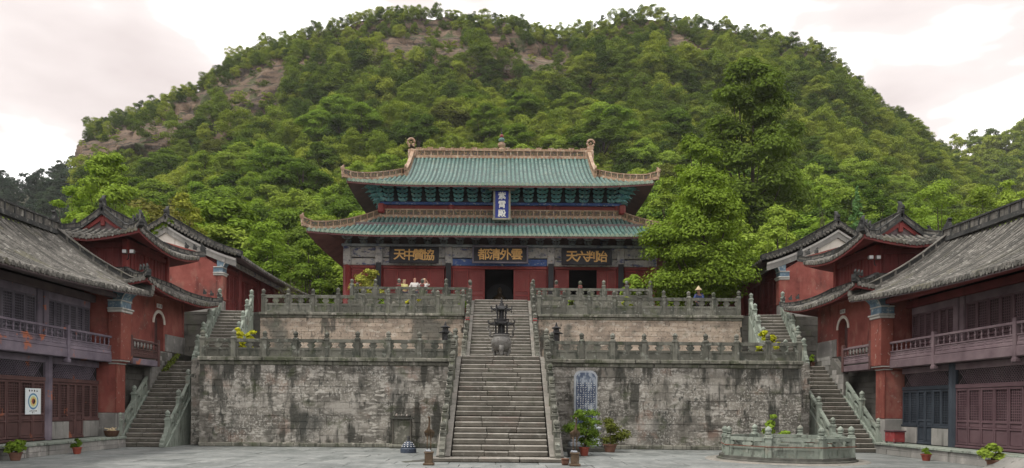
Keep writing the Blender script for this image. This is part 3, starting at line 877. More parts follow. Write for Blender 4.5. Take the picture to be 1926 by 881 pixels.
def text_part(name, body, size, mat, parent, loc, rot=(R(90), 0, 0), bold=.008, ext=.02):
    cu = bpy.data.curves.new(name, 'FONT')
    cu.body = body; cu.size = size; cu.align_x = 'CENTER'; cu.align_y = 'CENTER'
    cu.extrude = ext
    to = bpy.data.objects.new(name + '_tmp', cu)
    COL.objects.link(to)
    dg = bpy.context.evaluated_depsgraph_get()
    me = bpy.data.meshes.new_from_object(to.evaluated_get(dg))
    bpy.data.objects.remove(to)
    if len(me.vertices):
        vs = np.empty(len(me.vertices) * 3, dtype=np.float32); me.vertices.foreach_get('co', vs)
        vs = vs.reshape(-1, 3); c = (vs.min(0) + vs.max(0)) / 2; c[2] = 0
        vs = vs - c
        # heavier brush strokes: a few copies of the glyph a stroke's breadth apart
        fs = [tuple(p.vertices) for p in me.polygons]
        al, fl, k = [], [], 0
        for dx, dz in ((0, 0), (1, 0), (0, 1), (1, 1), (.5, -.5), (-.5, .5)):
            al.append(vs + np.array([dx * bold * size, dz * bold * size, .0015 * k])); fl += [tuple(i + k * len(vs) for i in f) for f in fs]; k += 1
        m2 = bpy.data.meshes.new(name); m2.from_pydata(np.concatenate(al).tolist(), [], fl)
        bpy.data.meshes.remove(me); me = m2
    me.materials.clear(); me.materials.append(mat)
    return place(name, me, loc, parent, rot)

# ------------------------------------------------------------------ main hall
HC = (0.0, 52.0)
HX = -0.10                         # the hall stands a touch left of the stairs' axis
hall = thing('main_hall', 'large red temple hall with two tiers of teal glazed tile roofs', 'temple', (HX, 52, F3))
HM = Matrix.Translation((HX, 0, 0))

def hip_roof(parent, hx, hy, ze, W_, H, lift, reach, key_t, key_e, key_so, sp, r, xg=None, cx=HX, cy=52.0, c=.35, drop=.2, swap=False, key_d=None):
    """four roof faces with 45 degree hips; xg: gable position of a hip-and-gable roof. The ridge runs along X, or along Y with swap"""
    hw = concave(H, W_, c)
    tl, sh, ed, so = MB(), MB(), MB(), MB()
    def lf(a, b): return lift * max(0, 1 - (a + b) / reach) ** 2
    ex, ey = (Vector((0, 1, 0)), Vector((1, 0, 0))) if swap else (Vector((1, 0, 0)), Vector((0, 1, 0)))
    C = Vector((cx, cy, 0))
    for sy in (-1, 1):
        zf = lambda x, w: ze + hw(max(w, 0)) + lf(max(hx - abs(x), 0), max(w, 0))
        wm = (lambda x: W_ if xg is not None and abs(x) < xg else min(W_, hx - abs(x)))
        tile_rows(tl, sh, ed, so, C + ey * sy * hy, ex, ey * -sy, frange(-hx, hx, sp), wm, zf, r, .36, drop)
    for sx in (-1, 1):
        zf = lambda x, w: ze + hw(max(w, 0)) + lf(max(hy - abs(x), 0), max(w, 0))
        lim = (hx - xg) if xg is not None else W_
        wm = lambda x: min(lim, hy - abs(x))
        tile_rows(tl, sh, ed, so, C + ex * sx * hx, ey, ex * -sx, frange(-hy, hy, sp), wm, zf, r, .36, drop)
    a = tl.build('roof_tiles', M[key_t], parent); a['kind'] = 'stuff'
    sh.build('roof_deck', M[key_d or key_t], parent)
    b = ed.build('eave_tiles', M[key_e], parent); b['kind'] = 'stuff'
    so.build('soffit', M[key_so], parent)
    return hw, lf

# lower roof
LX, LY, LZ, LW, LH = 11.38, 8.15, 11.80, 3.72, 1.92
hw, lf = hip_roof(hall, LX, LY, LZ, LW, LH, .22, 4.6, 'teal_tile', 'teal_edge', 'soffit', .27, .092, key_d='teal_trough')
gl = (M['glaze_orange'], M['glaze_inlay'])
for sx in (-1, 1):
    for sy in (-1, 1):
        pts = []
        for k in range(11):
            t = -.10 + (LW + .02) * k / 10
            z = LZ + hw(max(t, 0)) + lf(max(t, 0), max(t, 0)) + (.10 if k == 0 else 0)
            pts.append((HX + sx * (LX - t), 52 + sy * (LY - t), z + .05))
        pts[0] = (pts[0][0] + sx * .12, pts[0][1] + sy * .12, pts[0][2] + .06)
        ridge(hall, pts, .46, .085, gl, 'hip_ridge', .50)
        if sy < 0: beast(hall, (pts[0][0], pts[0][1], pts[0][2] + .35), (sx, sy, 0), .34, M['glaze_orange'])
rx, ry, rz = LX - LW, LY - LW, LZ + LH
ridge(hall, [(HX - rx, 52 - ry - .05, rz - .02), (HX + rx, 52 - ry - .05, rz - .02)], .50, .08, gl, 'skirt_ridge', .42)
ridge(hall, [(HX - rx, 52 + ry + .05, rz - .02), (HX + rx, 52 + ry + .05, rz - .02)], .50, .08, gl, 'skirt_ridge', .42)
for sx in (-1, 1):
    ridge(hall, [(HX + sx * (rx + .05), 52 - ry, rz - .02), (HX + sx * (rx + .05), 52 + ry, rz - .02)], .50, .08, gl, 'skirt_ridge', .42)
    mb = MB(HM); mb.bbox(sx * rx - .10, sx * rx + .10, 52 - ry - .16, 52 - ry + .05, rz - .05, rz + .62, .02); mb.build('ridge_post', M['glaze_orange'], hall)
# upper roof
UX, UY, UZ, UW, UH, UG = 9.38, 6.5, 15.25, 6.5, 3.75, 6.15
hw, lf = hip_roof(hall, UX, UY, UZ, UW, UH, .22, 4.6, 'teal_tile', 'teal_edge', 'soffit', .27, .092, xg=UG, key_d='teal_trough')
hipL = UX - UG
for sx in (-1, 1):
    for sy in (-1, 1):
        pts = []
        for k in range(9):
            t = -.10 + (hipL + .1) * k / 8
            pts.append((HX + sx * (UX - t), 52 + sy * (UY - t), UZ + hw(max(t, 0)) + lf(max(t, 0), max(t, 0)) + .05))
        pts[0] = (pts[0][0] + sx * .12, pts[0][1] + sy * .12, pts[0][2] + .08)
        ridge(hall, pts, .44, .085, gl, 'hip_ridge', .50)
        if sy < 0: beast(hall, (pts[0][0], pts[0][1], pts[0][2] + .35), (sx, sy, 0), .34, M['glaze_orange'])
        pts = []
        for k in range(9):
            t = hipL - .45 + (UW - hipL + .45) * k / 8
            pts.append((HX + sx * UG, 52 + sy * (UY - t), UZ + hw(t) + .05))
        ridge(hall, pts, .50, .09, gl, 'vertical_ridge', .5)
        if sy < 0: beast(hall, (pts[0][0], pts[0][1] - .1, pts[0][2] + .3), (0, -1, 0), .42, M['glaze_orange'])
    # gable
    mb = MB(HM)
    prof = [(52 - (UY - hipL), UZ + hw(hipL) - .1)] + [(52 - (UY - t), UZ + hw(t) - .02) for t in (hipL + 1, hipL + 2, UW)]
    prof += [(52 + (UY - t), UZ + hw(t) - .02) for t in (hipL + 2, hipL + 1)] + [(52 + (UY - hipL), UZ + hw(hipL) - .1)]
    mb.prism([(sx * (UG - .12), a, b) for a, b in prof], (sx * .08, 0, 0))
    mb.build('gable', M['hall_red'], hall)
# main ridge with its pierced crest
zr = UZ + UH
ridge(hall, [(HX - UG - .1, 52, zr), (HX + UG + .1, 52, zr)], .52, .13, gl, 'main_ridge', .46)
mb = MB(HM)
for i in range(58):
    x = -UG + .3 + (2 * UG - .6) * i / 57
    hh = .20 + .05 * math.sin(i * 1.7) + .03 * math.sin(i * 5.1)
    mb.prism([(x - .10, 51.95, zr + .5), (x + .10, 51.95, zr + .5), (x + .06, 51.95, zr + .5 + hh * .6), (x + .10, 51.95, zr + .5 + hh), (x - .02, 51.95, zr + .5 + hh * .8), (x - .09, 51.95, zr + .5 + hh)], (0, .10, 0))
o = mb.build('ridge_crest', M['glaze_orange'], hall); o['kind'] = 'stuff'
for sx in (-1, 1):
    x = HX + sx * (UG + .02)
    mb = MB()
    mb.bbox(x - .30, x + .30, 51.8, 52.2, zr - .1, zr + .55, .05)
    mb.prism([(x - .22, 51.85, zr + .5), (x + .22, 51.85, zr + .5), (x + sx * .30, 51.85, zr + .72), (x + sx * .12, 51.85, zr + .95), (x - sx * .16, 51.85, zr + .8)], (0, .3, 0))
    c = Vector((x + sx * .10, 52, zr + 1.08))
    ring = [c + Vector((math.cos(a) * .24, 0, math.sin(a) * .24)) for a in [2 * PI * i / 14 for i in range(15)]]
    mb.tube(ring, .085, 6, False)
    mb.lathe((c.x, 52, c.z - .07), [(.02, 0), (.08, .04), (.08, .1), (.02, .14)], 8)
    mb.build('ridge_end', M['glaze_orange'], hall)
mb = MB(HM)
mb.lathe((.05, 52, zr + .4), [(.22, 0), (.26, .18), (.16, .3), (.26, .46), (.26, .62), (.1, .72)], 12)
fb = mb.build('finial', M['glaze_orange'], hall)
mb = MB(HM); mb.lathe((.05, 52, zr + 1.1), [(.08, 0), (.20, .1), (.22, .2), (.10, .32)], 12); mb.build('finial_ball', M['teal_tile'], fb)
mb = MB(HM); mb.lathe((.05, 52, zr + 1.42), [(.06, 0), (.14, .07), (.14, .16), (.05, .24)], 10); mb.build('finial_ball', M['red_paint'], fb)
mb = MB(HM); mb.lathe((.05, 52, zr + 1.64), [(.05, 0), (.08, .08), (.025, .16), (.015, .5)], 8); mb.build('finial_tip', M['bronze'], fb)

# walls between the roofs
mb = MB(HM); mb.box(-rx + .12, rx - .12, 52 - ry + .12, 52 + ry - .12, rz - .4, 15.9); mb.build('upper_wall', M['hall_red'], hall)
for x in (-rx + .2, -3.15, 3.15, rx - .2):
    mb = MB(HM); mb.lathe((x, 52 - ry + .12, rz - .1), [(.2, 0), (.2, 1.0)], 10); mb.build('column', M['hall_red'], hall)
mb = MB(HM); mb.bbox(-rx - .05, rx + .05, 52 - ry - .08, 52 - ry + .11, 14.50, 14.68, .02); mb.build('plate_beam', M['blue_beam'], hall)
for sx in (-1, 1):
    mb = MB(HM); mb.bbox(sx * rx - .12, sx * rx + .30, 52 - ry - .36, 52 - ry + .15, 13.9, 14.52, .08); mb.build('corner_block', M['hall_red'], hall)

mb = MB(HM); mb.box(-rx + .05, rx - .05, 52 - ry + .03, 52 - ry + .11, 14.69, 15.85); mb.build('bracket_backing', M['board_black'], hall)
def dougong_mesh(name, mat, tiers, w0, dw, dz, dy):
    mb = MB()
    for i in range(tiers):
        y = -dy * i; z = dz * i; w = w0 + dw * i
        # cupped arm
        mb.prism([(-w, y - .07, z + dz * .62), (-w * .86, y - .07, z + dz * .25), (-w * .45, y - .07, z), (w * .45, y - .07, z), (w * .86, y - .07, z + dz * .25), (w, y - .07, z + dz * .62), (w * .8, y - .07, z + dz * .66), (-w * .8, y - .07, z + dz * .66)], (0, .14, 0))
        for q in (-.82, 0, .82):
            mb.bbox(q * w - .065, q * w + .065, y - .09, y + .09, z + dz * .62, z + dz * .98, .02)
        # arm pointing outwards with a drooping beak
        mb.prism([(-.055, y + .1, z + dz * .1), (-.055, y - dy - .10, z + dz * .05), (-.055, y - dy - .26, z - dz * .28), (-.055, y - dy - .10, z + dz * .62), (-.055, y + .1, z + dz * .6)], (.11, 0, 0))
    return mb.mesh(name, mat)
DG = dougong_mesh('bracket_set', M['dougong'], 4, .29, .035, .235, .17)
nb = 17
for i in range(nb):
    x = -rx + .55 + (2 * rx - 1.1) * i / (nb - 1)
    if abs(x) < .3: pass
    place('bracket_set', DG, (HX + x, 52 - ry - .05, 14.70), hall)
for sx in (-1, 1):
    for k, a in enumerate((25, 45, 65)):
        place('bracket_set', DG, (HX + sx * (rx - .02), 52 - ry - .02, 14.70), hall, (0, 0, R(a if sx > 0 else -a)), (1, 1.35, 1))
    for i in range(7):
        yy = 52 - ry + 1.0 + i * 1.1
        place('bracket_set', DG, (HX + sx * (rx + .05), yy, 14.70), hall, (0, 0, R(90 * sx)))

# ground floor front
CY = 46.0
cols = (-9.4, -7.45, -3.15, 3.15, 7.45, 9.4)
for x in cols:
    mb = MB(HM); mb.lathe((x, CY, F3), [(.36, 0), (.36, .08), (.24, .2), (.235, 3.9)], 14); o = mb.build('column', M['hall_red'], hall, None, True)
mb = MB(HM)
mb.box(-9.3, -9.15, CY + .1, 57.9, F3, 11.6); mb.box(9.15, 9.3, CY + .1, 57.9, F3, 11.6); mb.box(-9.3, 9.3, 57.9, 58.1, F3, 11.6)
mb.build('side_walls', M['hall_red'], hall)
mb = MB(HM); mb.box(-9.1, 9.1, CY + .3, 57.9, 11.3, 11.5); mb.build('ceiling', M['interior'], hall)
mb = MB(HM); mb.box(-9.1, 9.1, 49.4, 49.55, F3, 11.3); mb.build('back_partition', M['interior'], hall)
for x0, x1 in zip(cols[:-1], cols[1:]):
    a, b = x0 + .22, x1 - .22
    mb = MB(HM); mb.bbox(a, b, CY - .13, CY + .15, 10.32, 10.74, .03); mb.build('lower_beam', M['blue_beam'] if abs(x0 + x1) < .1 else M['painted_beam'], hall)
    mb = MB(HM); mb.bbox(a, b, CY - .17, CY + .17, 10.80, 11.44, .04); mb.build('upper_beam', M['painted_beam'], hall)
    mb = MB(HM); mb.bbox(a, b, CY - .06, CY + .12, 10.14, 10.315, .02); mb.build('lintel', M['hall_red'], hall)
for x in cols:
    mb = MB(HM); mb.bbox(x - .24, x + .24, CY - .26, CY + .24, 10.30, 11.46, .05); mb.build('beam_end', M['painted_beam'], hall)
mb = MB(HM); mb.bbox(-9.75, 9.75, CY - .24, CY + .22, 11.465, 11.62, .03); mb.build('plate_beam', M['dougong_grey'], hall)
DG2 = dougong_mesh('bracket_set', M['dougong_grey'], 2, .22, .10, .25, .22)
for i in range(20):
    x = -9.4 + 18.8 * i / 19
    place('bracket_set', DG2, (HX + x, CY - .02, 11.63), hall)
mb = MB(HM); mb.box(-9.3, 9.3, CY + .1, CY + .25, 11.62, 13.0); mb.build('bracket_backing', M['dark_wood'], hall)
for sx in (-1, 1):
    mb = MB(HM)
    mb.prism([(sx * 9.2, CY + .2, 11.6), (sx * 9.6, CY - .2, 11.75), (sx * 11.5, CY - 2.1, 12.2), (sx * 11.55, CY - 2.15, 12.42), (sx * 9.2, CY + .2, 12.3)], (sx * .0, .22, 0))
    mb.build('corner_beam', M['soffit'], hall)

def hall_leaf(x0, x1, z1=10.12):
    """door leaf: frame, sunk lattice above, sunk board below"""
    mb = MB(HM)
    z0, zm = F3 + .12, F3 + 1.15
    y0, y1 = CY - .03, CY + .05
    w = .09
    for bx in ((x0, x0 + w, z0, z1), (x1 - w, x1, z0, z1), (x0 + w, x1 - w, z0, z0 + .12), (x0 + w, x1 - w, zm - .05, zm + .05), (x0 + w, x1 - w, zm + .25, zm + .33), (x0 + w, x1 - w, z1 - .12, z1)):
        mb.bbox(bx[0], bx[1], y0, y1, bx[2], bx[3], .01)
    d = mb.build('door_leaf', M['hall_red'], hall)
    mb = MB(HM); mb.box(x0 + w, x1 - w, CY + .0, CY + .03, z0 + .12, z1 - .1); mb.build('door_board', M['hall_red_panel'], d)
    mb = MB(HM)
    n = max(4, int((x1 - x0) / .085))
    for i in range(1, n):
        x = x0 + w + (x1 - x0 - 2 * w) * i / n
        mb.box(x - .012, x + .012, CY - .015, CY - .001, zm + .33, z1 - .12)
    for i in range(1, 20):
        z = zm + .33 + (z1 - .45 - zm) * i / 20
        mb.box(x0 + w, x1 - w, CY - .012, CY - .002, z - .012, z + .012)
    o = mb.build('lattice', M['hall_red'], d); o['kind'] = 'stuff'

for a, b in ((-2.9, -1.93), (-1.91, -.92), (.86, 1.85), (1.87, 2.9)): hall_leaf(a, b)
for k in range(4): hall_leaf(-7.2 + 3.78 * k / 4 + .01, -7.2 + 3.78 * (k + 1) / 4 - .01)
for a, b in ((3.42, 4.28), (6.0, 6.6), (6.62, 7.2)): hall_leaf(a, b)
for sx in (-1, 1):
    hall_leaf(*sorted((sx * 7.7, sx * 8.4))); hall_leaf(*sorted((sx * 8.42, sx * 9.15)))
    mb = MB(HM); mb.bbox(sx * 9.45 - .02, sx * 9.95, CY + 1.2, CY + 1.6, F3 - .2, 10.6, .02); mb.build('side_buttress', M['hall_red'], hall)
# what stands in the dark of the open central door
alt = thing('altar_figure', 'dark shrine figure under an arch inside the central door of the main hall', 'statue', (HX, 48.6, F3))
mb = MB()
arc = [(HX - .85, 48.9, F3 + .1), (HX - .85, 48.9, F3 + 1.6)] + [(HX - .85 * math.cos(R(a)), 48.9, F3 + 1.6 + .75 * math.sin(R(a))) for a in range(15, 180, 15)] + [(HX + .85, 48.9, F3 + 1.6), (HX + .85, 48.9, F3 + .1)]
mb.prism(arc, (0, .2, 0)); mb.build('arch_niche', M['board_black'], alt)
mb = MB(); mb.lathe((HX, 48.5, F3 + .05), [(.7, 0), (.7, .5), (.5, .55), (.52, .9), (.42, 1.3), (.22, 1.5), (.13, 1.56), (.17, 1.72), (.12, 1.9), (.05, 2.0)], 12); mb.build('figure', M['bronze_brown'], alt, None, True)

# couplet boards on the columns
for x, wd in ((-3.15, 'left'), (3.15, 'right'), (-7.45, 'far left'), (7.45, 'far right')):
    mb = MB(HM); mb.bbox(x - .17, x + .17, CY - .31, CY - .255, 8.5, 10.45, .015)
    solo(mb, 'couplet_board', M['board_black'], 'narrow dark couplet board on the %s column of the main hall' % wd, 'board', 'couplet boards')

# name boards
def name_board(x, z, w, h, y, chars, tilt, label, cat='sign'):
    b = thing('name_board', label, cat, (HX + x, y, z), 'name boards of the hall')
    mb = MB(); mb.bbox(HX + x - w / 2, HX + x + w / 2, y - .05, y + .05, z - h / 2, z + h / 2, .02); mb.build('board', M['board_black'], b)
    mb = MB()
    for q in ((-w / 2 - .03, w / 2 + .03, h / 2 - .07, h / 2 + .03), (-w / 2 - .03, w / 2 + .03, -h / 2 - .03, -h / 2 + .07), (-w / 2 - .03, -w / 2 + .07, -h / 2 + .07, h / 2 - .07), (w / 2 - .07, w / 2 + .03, -h / 2 + .07, h / 2 - .07)):
        mb.bbox(HX + x + q[0], HX + x + q[1], y - .085, y + .02, z + q[2], z + q[3], .015)
    mb.build('frame', M['timber_grey'] if len(chars) == 4 and abs(x) < 1 else M['board_black'], b)
    n = len(chars)
    for i, ch in enumerate(chars):
        text_part('character', ch, .74, M['gold'], b, (HX + x - w * .40 + w * .80 * (i + .5) / n, y - .062, z), bold=.022)
    b.rotation_euler.x = R(-tilt)
    return b
name_board(-5.22, 10.83, 2.95, .98, 45.30, '天中贊協', 8, 'black board with four gold characters over the left doors of the hall')
name_board(0.02, 10.88, 3.35, 1.05, 45.25, '都清外雲', 8, 'framed black board with four gold characters above the open central door')
name_board(5.28, 10.80, 3.0, .98, 45.30, '天六判始', 8, 'black board with four gold characters over the right doors of the hall')
vb = thing('name_board', 'upright blue board with three white characters between the two roofs', 'sign', (HX + .10, 45.92, 13.18), 'name boards of the hall')
mb = MB(); mb.bbox(HX + .1 - .42, HX + .1 + .42, 45.89, 45.97, 13.22, 15.02, .01); mb.build('board', M['board_blue'], vb)
mb = MB()
for q in ((-.54, -.41, 13.18, 15.10), (.41, .54, 13.18, 15.10)):
    mb.bbox(HX + .1 + q[0], HX + .1 + q[1], 45.82, 46.0, q[2], q[3], .03)
mb.bbox(HX + .1 - .60, HX + .1 + .60, 45.83, 45.99, 13.13, 13.27, .03)
mb.bbox(HX + .1 - .82, HX + .1 + .82, 45.78, 45.99, 15.06, 15.16, .02)
mb.build('frame', M['board_frame'], vb)
for i, ch in enumerate('紫霄殿'):
    text_part('character', ch, .50, M['char_white'], vb, (HX + .1, 45.87, 14.70 - i * .57), bold=.022)
vb.rotation_euler.x = R(-7)
# ------------------------------------------------------------------ wing buildings left and right of the court
GR = (M['dark_tile'], M['grey_tile'])

def leaf_door(parent, mir, y0, y1, z0, z1, x, key, low=.42, full=True):
    """lattice leaf on a wall that looks along -X (before mirroring)"""
    mb = MB(mir); w = .055
    zm = z0 + (z1 - z0) * low
    parts = [(y0, y0 + w, z0, z1), (y1 - w, y1, z0, z1), (y0 + w, y1 - w, z1 - .07, z1), (y0 + w, y1 - w, z0, z0 + .07)]
    if full: parts += [(y0 + w, y1 - w, zm - .04, zm + .04), (y0 + w, y1 - w, zm - .24, zm - .19)]
    for a, b, c, d in parts: mb.bbox(x - .05, x + .02, a, b, c, d, .008)
    o = mb.build('door_leaf', M[key], parent)
    mb = MB(mir)
    if full:
        mb.bbox(x - .025, x + .02, y0 + w, y1 - w, z0 + .07, zm - .24, .02)
        mb.bbox(x - .025, x + .02, y0 + w, y1 - w, zm - .19, zm - .04, .02)
        mb.build('door_board', M[key], o)
    lz = zm + .04 if full else z0 + .07
    mb = MB(mir); mb.box(x + .005, x + .02, y0 + w, y1 - w, lz, z1 - .07); mb.build('backing', M['interior'], o)
    mb = MB(mir)
    n = max(3, int((y1 - y0 - 2 * w) / .075))
    for i in range(1, n):
        y = y0 + w + (y1 - y0 - 2 * w) * i / n
        mb.box(x - .022, x + .004, y - .011, y + .011, lz, z1 - .07)
    n = max(4, int((z1 - lz) / .085))
    for i in range(1, n):
        z = lz + (z1 - .07 - lz) * i / n
        mb.box(x - .018, x + .002, y0 + w, y1 - w, z - .011, z + .011)
    q = mb.build('lattice', M[key], o); q['kind'] = 'stuff'
    return o

def gable_roof(parent, mir, xe, xr, xb, y0, y1, ze, H, lift, reach, sp=.27, r=.070, ends=(False, True)):
    """two slopes with the ridge along Y; far end (y1) lifted at the eave corner"""
    tl, sh, ed, so = MB(mir), MB(mir), MB(mir), MB(mir)
    W_ = xr - xe
    hw = concave(H, W_, .38)
    def zf0(y, w): 
        e = 0
        if ends[1]: e += lift * max(0, 1 - (y1 - y + w * .8) / reach) ** 2
        if ends[0]: e += lift * max(0, 1 - (y - y0 + w * .8) / reach) ** 2
        return ze + hw(max(w, 0)) + e
    ym = (y0 + y1) / 2
    for O, inn in (((xe, ym, 0), (1, 0, 0)), ((xb, ym, 0), (-1, 0, 0))):
        tile_rows(tl, sh, ed, so, O, (0, 1, 0), inn, frange(y0 - ym, y1 - ym, sp), lambda x: W_, lambda x, w: zf0(x + ym, w), r, .30, .14)
    a = tl.build('roof_tiles', M['grey_tile'], parent); a['kind'] = 'stuff'
    sh.build('roof_deck', M['dark_tile'], parent)
    b = ed.build('eave_tiles', M['grey_tile'], parent); b['kind'] = 'stuff'
    so.build('soffit', M['dark_wood'], parent)
    return zf0

def corbel(parent, mir, x, y0, y1, z):
    """painted stepped corbel at the head of a gable pier, flaring towards the eave"""
    mb = MB(mir)
    mb.bbox(x - .06, x + .5, y0 - .05, y1 + .05, z - .14, z - .04, .02)
    mb.bbox(x - .11, x + .5, y0 - .09, y1 + .09, z - .04, z + .03, .02)
    o = mb.build('corbel', M['corbel_white'], parent)
    mb = MB(mir); mb.bbox(x - .04, x + .5, y0 - .07, y1 + .07, z + .28, z + .33, .015); mb.build('corbel_band', M['corbel_white'], o)
    mb = MB(mir)
    mb.bbox(x - .02, x + .5, y0 - .03, y1 + .03, z + .03, z + .28, .02)
    p = [(x + .3, z + .33), (x - .03, z + .33), (x - .06, z + .44), (x - .16, z + .56), (x - .32, z + .66), (x - .36, z + .73), (x + .3, z + .78)]
    mb.prism([(a, y0 - .02, b) for a, b in p], (0, y1 - y0 + .04, 0))
    mb.build('corbel_panel', M['corbel_blue'], o)
    mb = MB(mir)
    mb.tube([(x - .05, y0 - .035, z + .35), (x - .09, y0 - .035, z + .46), (x - .18, y0 - .035, z + .58), (x - .36, y0 - .035, z + .70)], .022, 5)
    mb.build('corbel_edge', M['corbel_white'], o)

BAL = None
def baluster_mesh(mat):
    mb = MB()
    mb.lathe((0, 0, 0), [(.022, 0), (.034, .03), (.02, .06), (.036, .12), (.024, .17), (.018, .20), (.034, .235), (.022, .27)], 7)
    return mb.mesh('baluster', mat)

def timber_rail(parent, mir, s, x, y0, y1, z, key, bal, nb):
    """carved wooden balcony rail between two posts"""
    for (z0, z1, dx, nm) in ((z, z + .10, .035, 'lower_rail'), (z + .28, z + .33, .035, 'middle_rail'), (z + .60, z + .68, .05, 'top_rail')):
        mb = MB(mir); mb.bbox(x - dx, x + dx, y0, y1, z0, z1, .012); mb.build(nm, M[key], parent)
    mb = MB(mir); mb.box(x - .008, x + .008, y0, y1, z + .10, z + .28); p = mb.build('slot_panel', M[key], parent)
    n = max(2, int((y1 - y0) / .42))
    mb = MB(mir)
    for i in range(n):
        a = y0 + (y1 - y0) * (i + .16) / n; b = y0 + (y1 - y0) * (i + .84) / n
        mb.bbox(x - .020, x + .020, a, b, z + .125, z + .165, .01)
        mb.bbox(x - .020, x + .020, a, b, z + .215, z + .255, .01)
    q = mb.build('slot_trim', M[key], p); q['kind'] = 'stuff'
    for i in range(nb):
        y = y0 + (y1 - y0) * (i + .5) / nb
        place('baluster', bal, (s * x, y, z + .33), parent)

for s, side in ((-1, 'left'), (1, 'right')):
    mir = mirror(s)
    tk = 'timber_purple' if s < 0 else 'timber_plum'
    wg = thing('wing_building', 'two storey timber wing with grey tile roof and balcony on the %s of the court' % side, 'building', (s * 17, 22, 0), 'wing buildings')
    # stone plinth
    mb = MB(mir); mb.box(14.2, 15.6, 8, 28.05, 0, .34); mb.build('plinth_core', M['mortar'], wg)
    stone_face(wg, 16, 28.1, s * 14.13, 0, .33, .17, .7, 1.4, 'grey_brick', axis='Y', out=-s, name='plinth_stone', proud=.01)
    t = 16.0
    while t < 28.1:
        b = min(t + rng.uniform(1.1, 1.9), 28.1)
        place('plinth_slab', rng.choice(SLAB['green_stone']), (s * 14.5, (t + b) / 2, .375), wg, (0, 0, PI / 2), (b - t - .01, .84, .09))
        t = b
    # gable wall with its pier
    mb = MB(mir); mb.bbox(14.50, 20.6, 28.10, 28.74, 0, 1.30, .02); mb.build('pier_base', M['grey_brick'], wg)
    mb = MB(mir); mb.bbox(14.53, 20.6, 28.12, 28.72, 1.303, 3.14, .02); mb.build('gable_wall', M['red_wall'], wg)
    mb = MB(mir); mb.bbox(14.30, 14.8, 28.03, 28.80, 3.30, 5.10, .02); mb.build('pier', M['red_pier'], wg)
    mb = MB(mir); mb.box(14.8, 20.6, 28.13, 28.71, 3.142, 6.1); mb.build('gable_wall', M['red_wall'], wg)
    mb = MB(mir); mb.bbox(14.485, 14.55, 28.10, 28.735, 1.305, 3.138, .01); mb.build('pier', M['red_pier'], wg)
    for k in range(3):
        mb = MB(mir); mb.bbox(14.45 - .06 * k, 14.8, 28.08 - .022 * k, 28.75 + .022 * k, 3.142 + .055 * k, 3.19 + .055 * k, .012)
        mb.build('pier_moulding', M['corbel_white'] if k != 1 else M['red_pier'], wg)
    corbel(wg, mir, 14.32, 28.05, 28.78, 5.24)
    # back body of the house
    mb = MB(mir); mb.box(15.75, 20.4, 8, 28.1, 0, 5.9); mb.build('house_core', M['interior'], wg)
    # lower front
    XL, XU = 15.15, 15.45
    cy = [27.98, 24.85, 20.70, 16.5, 12.4]
    for y in cy[1:]:
        mb = MB(mir); mb.lathe((XL, y, .42), [(.17, 0), (.17, 2.8)], 10)
        mb.build('column', M['door_blue'] if (s > 0 and y == 24.85) else M[tk], wg)
    for i, (ya, yb) in enumerate(zip(cy[1:], cy[:-1])):
        a, b = ya + .16, yb - (.16 if i else .02)
        key = ('door_brown' if s < 0 else ('door_blue' if i == 0 else 'door_plum'))
        for (z0, z1, nm) in ((2.36, 2.50, 'lintel'), (2.98, 3.20, 'head_beam'), (.42, .50, 'sill')):
            mb = MB(mir); mb.bbox(XL - .07, XL + .12, a, b, z0, z1, .015); mb.build(nm, M[key if nm != 'head_beam' else tk], wg)
        mb = MB(mir); mb.box(XL + .03, XL + .06, a, b, 2.50, 2.98); tb = mb.build('transom_backing', M['interior'], wg)
        mb = MB(mir)
        n = int((b - a) / .11)
        for k in range(n):
            p = a + (b - a) * k / n
            for dq in (-1, 1):
                q0, q1 = (p, p + .48) if dq > 0 else (p + .48, p)
                if max(q0, q1) > b: continue
                mb.prism([(XL + .00, q0 - .010, 2.50), (XL + .00, q0 + .010, 2.50), (XL + .00, q1 + .010, 2.98), (XL + .00, q1 - .010, 2.98)], (.02 + .006 * dq, 0, 0))
        q = mb.build('transom_lattice', M[tk], tb); q['kind'] = 'stuff'
        if i == 0:
            w = b - a
            d0, d1 = a + w * .34, a + w * .66
            for (p, q) in ((a, d0), (d1, b)):
                mb = MB(mir); mb.bbox(XL - .09, XL + .1, p, q, .42, 1.02, .02); mb.build('dwarf_wall', M['grey_brick'], wg)
                mb = MB(mir); mb.bbox(XL - .10, XL + .1, p, q, 1.023, 1.10, .01); mb.build('window_sill', M[key], wg)
                for k in range(2):
                    leaf_door(wg, mir, p + (q - p) * k / 2 + .01, p + (q - p) * (k + 1) / 2 - .01, 1.10, 2.35, XL, key, .15, False)
            for k in range(2):
                leaf_door(wg, mir, d0 + (d1 - d0) * k / 2 + .01, d0 + (d1 - d0) * (k + 1) / 2 - .01, .50, 2.35, XL, key, .42)
        elif i < 3:
            for k in range(6):
                leaf_door(wg, mir, a + (b - a) * k / 6 + .01, a + (b - a) * (k + 1) / 6 - .01, .52, 2.35, XL, key, .42)
        else:
            mb = MB(mir); mb.box(XL, XL + .08, a, b, .5, 2.36); mb.build('door_board', M[key], wg)
    # balcony
    mb = MB(mir); mb.bbox(14.74, 15.72, 8, 28.10, 3.215, 3.40, .02); mb.build('balcony_floor', M[tk], wg)
    t = 8.0
    for yb in (13.2, 17.2, 21.2, 25.2, 28.02):
        mb = MB(mir); mb.bbox(14.63, 14.738, t + .004, yb - .004, 3.20, 3.50, .02); mb.build('fascia_beam', M[tk], wg)
        t = yb
    bal = baluster_mesh(M[tk])
    posts = [13.2, 17.2, 21.2, 25.2]
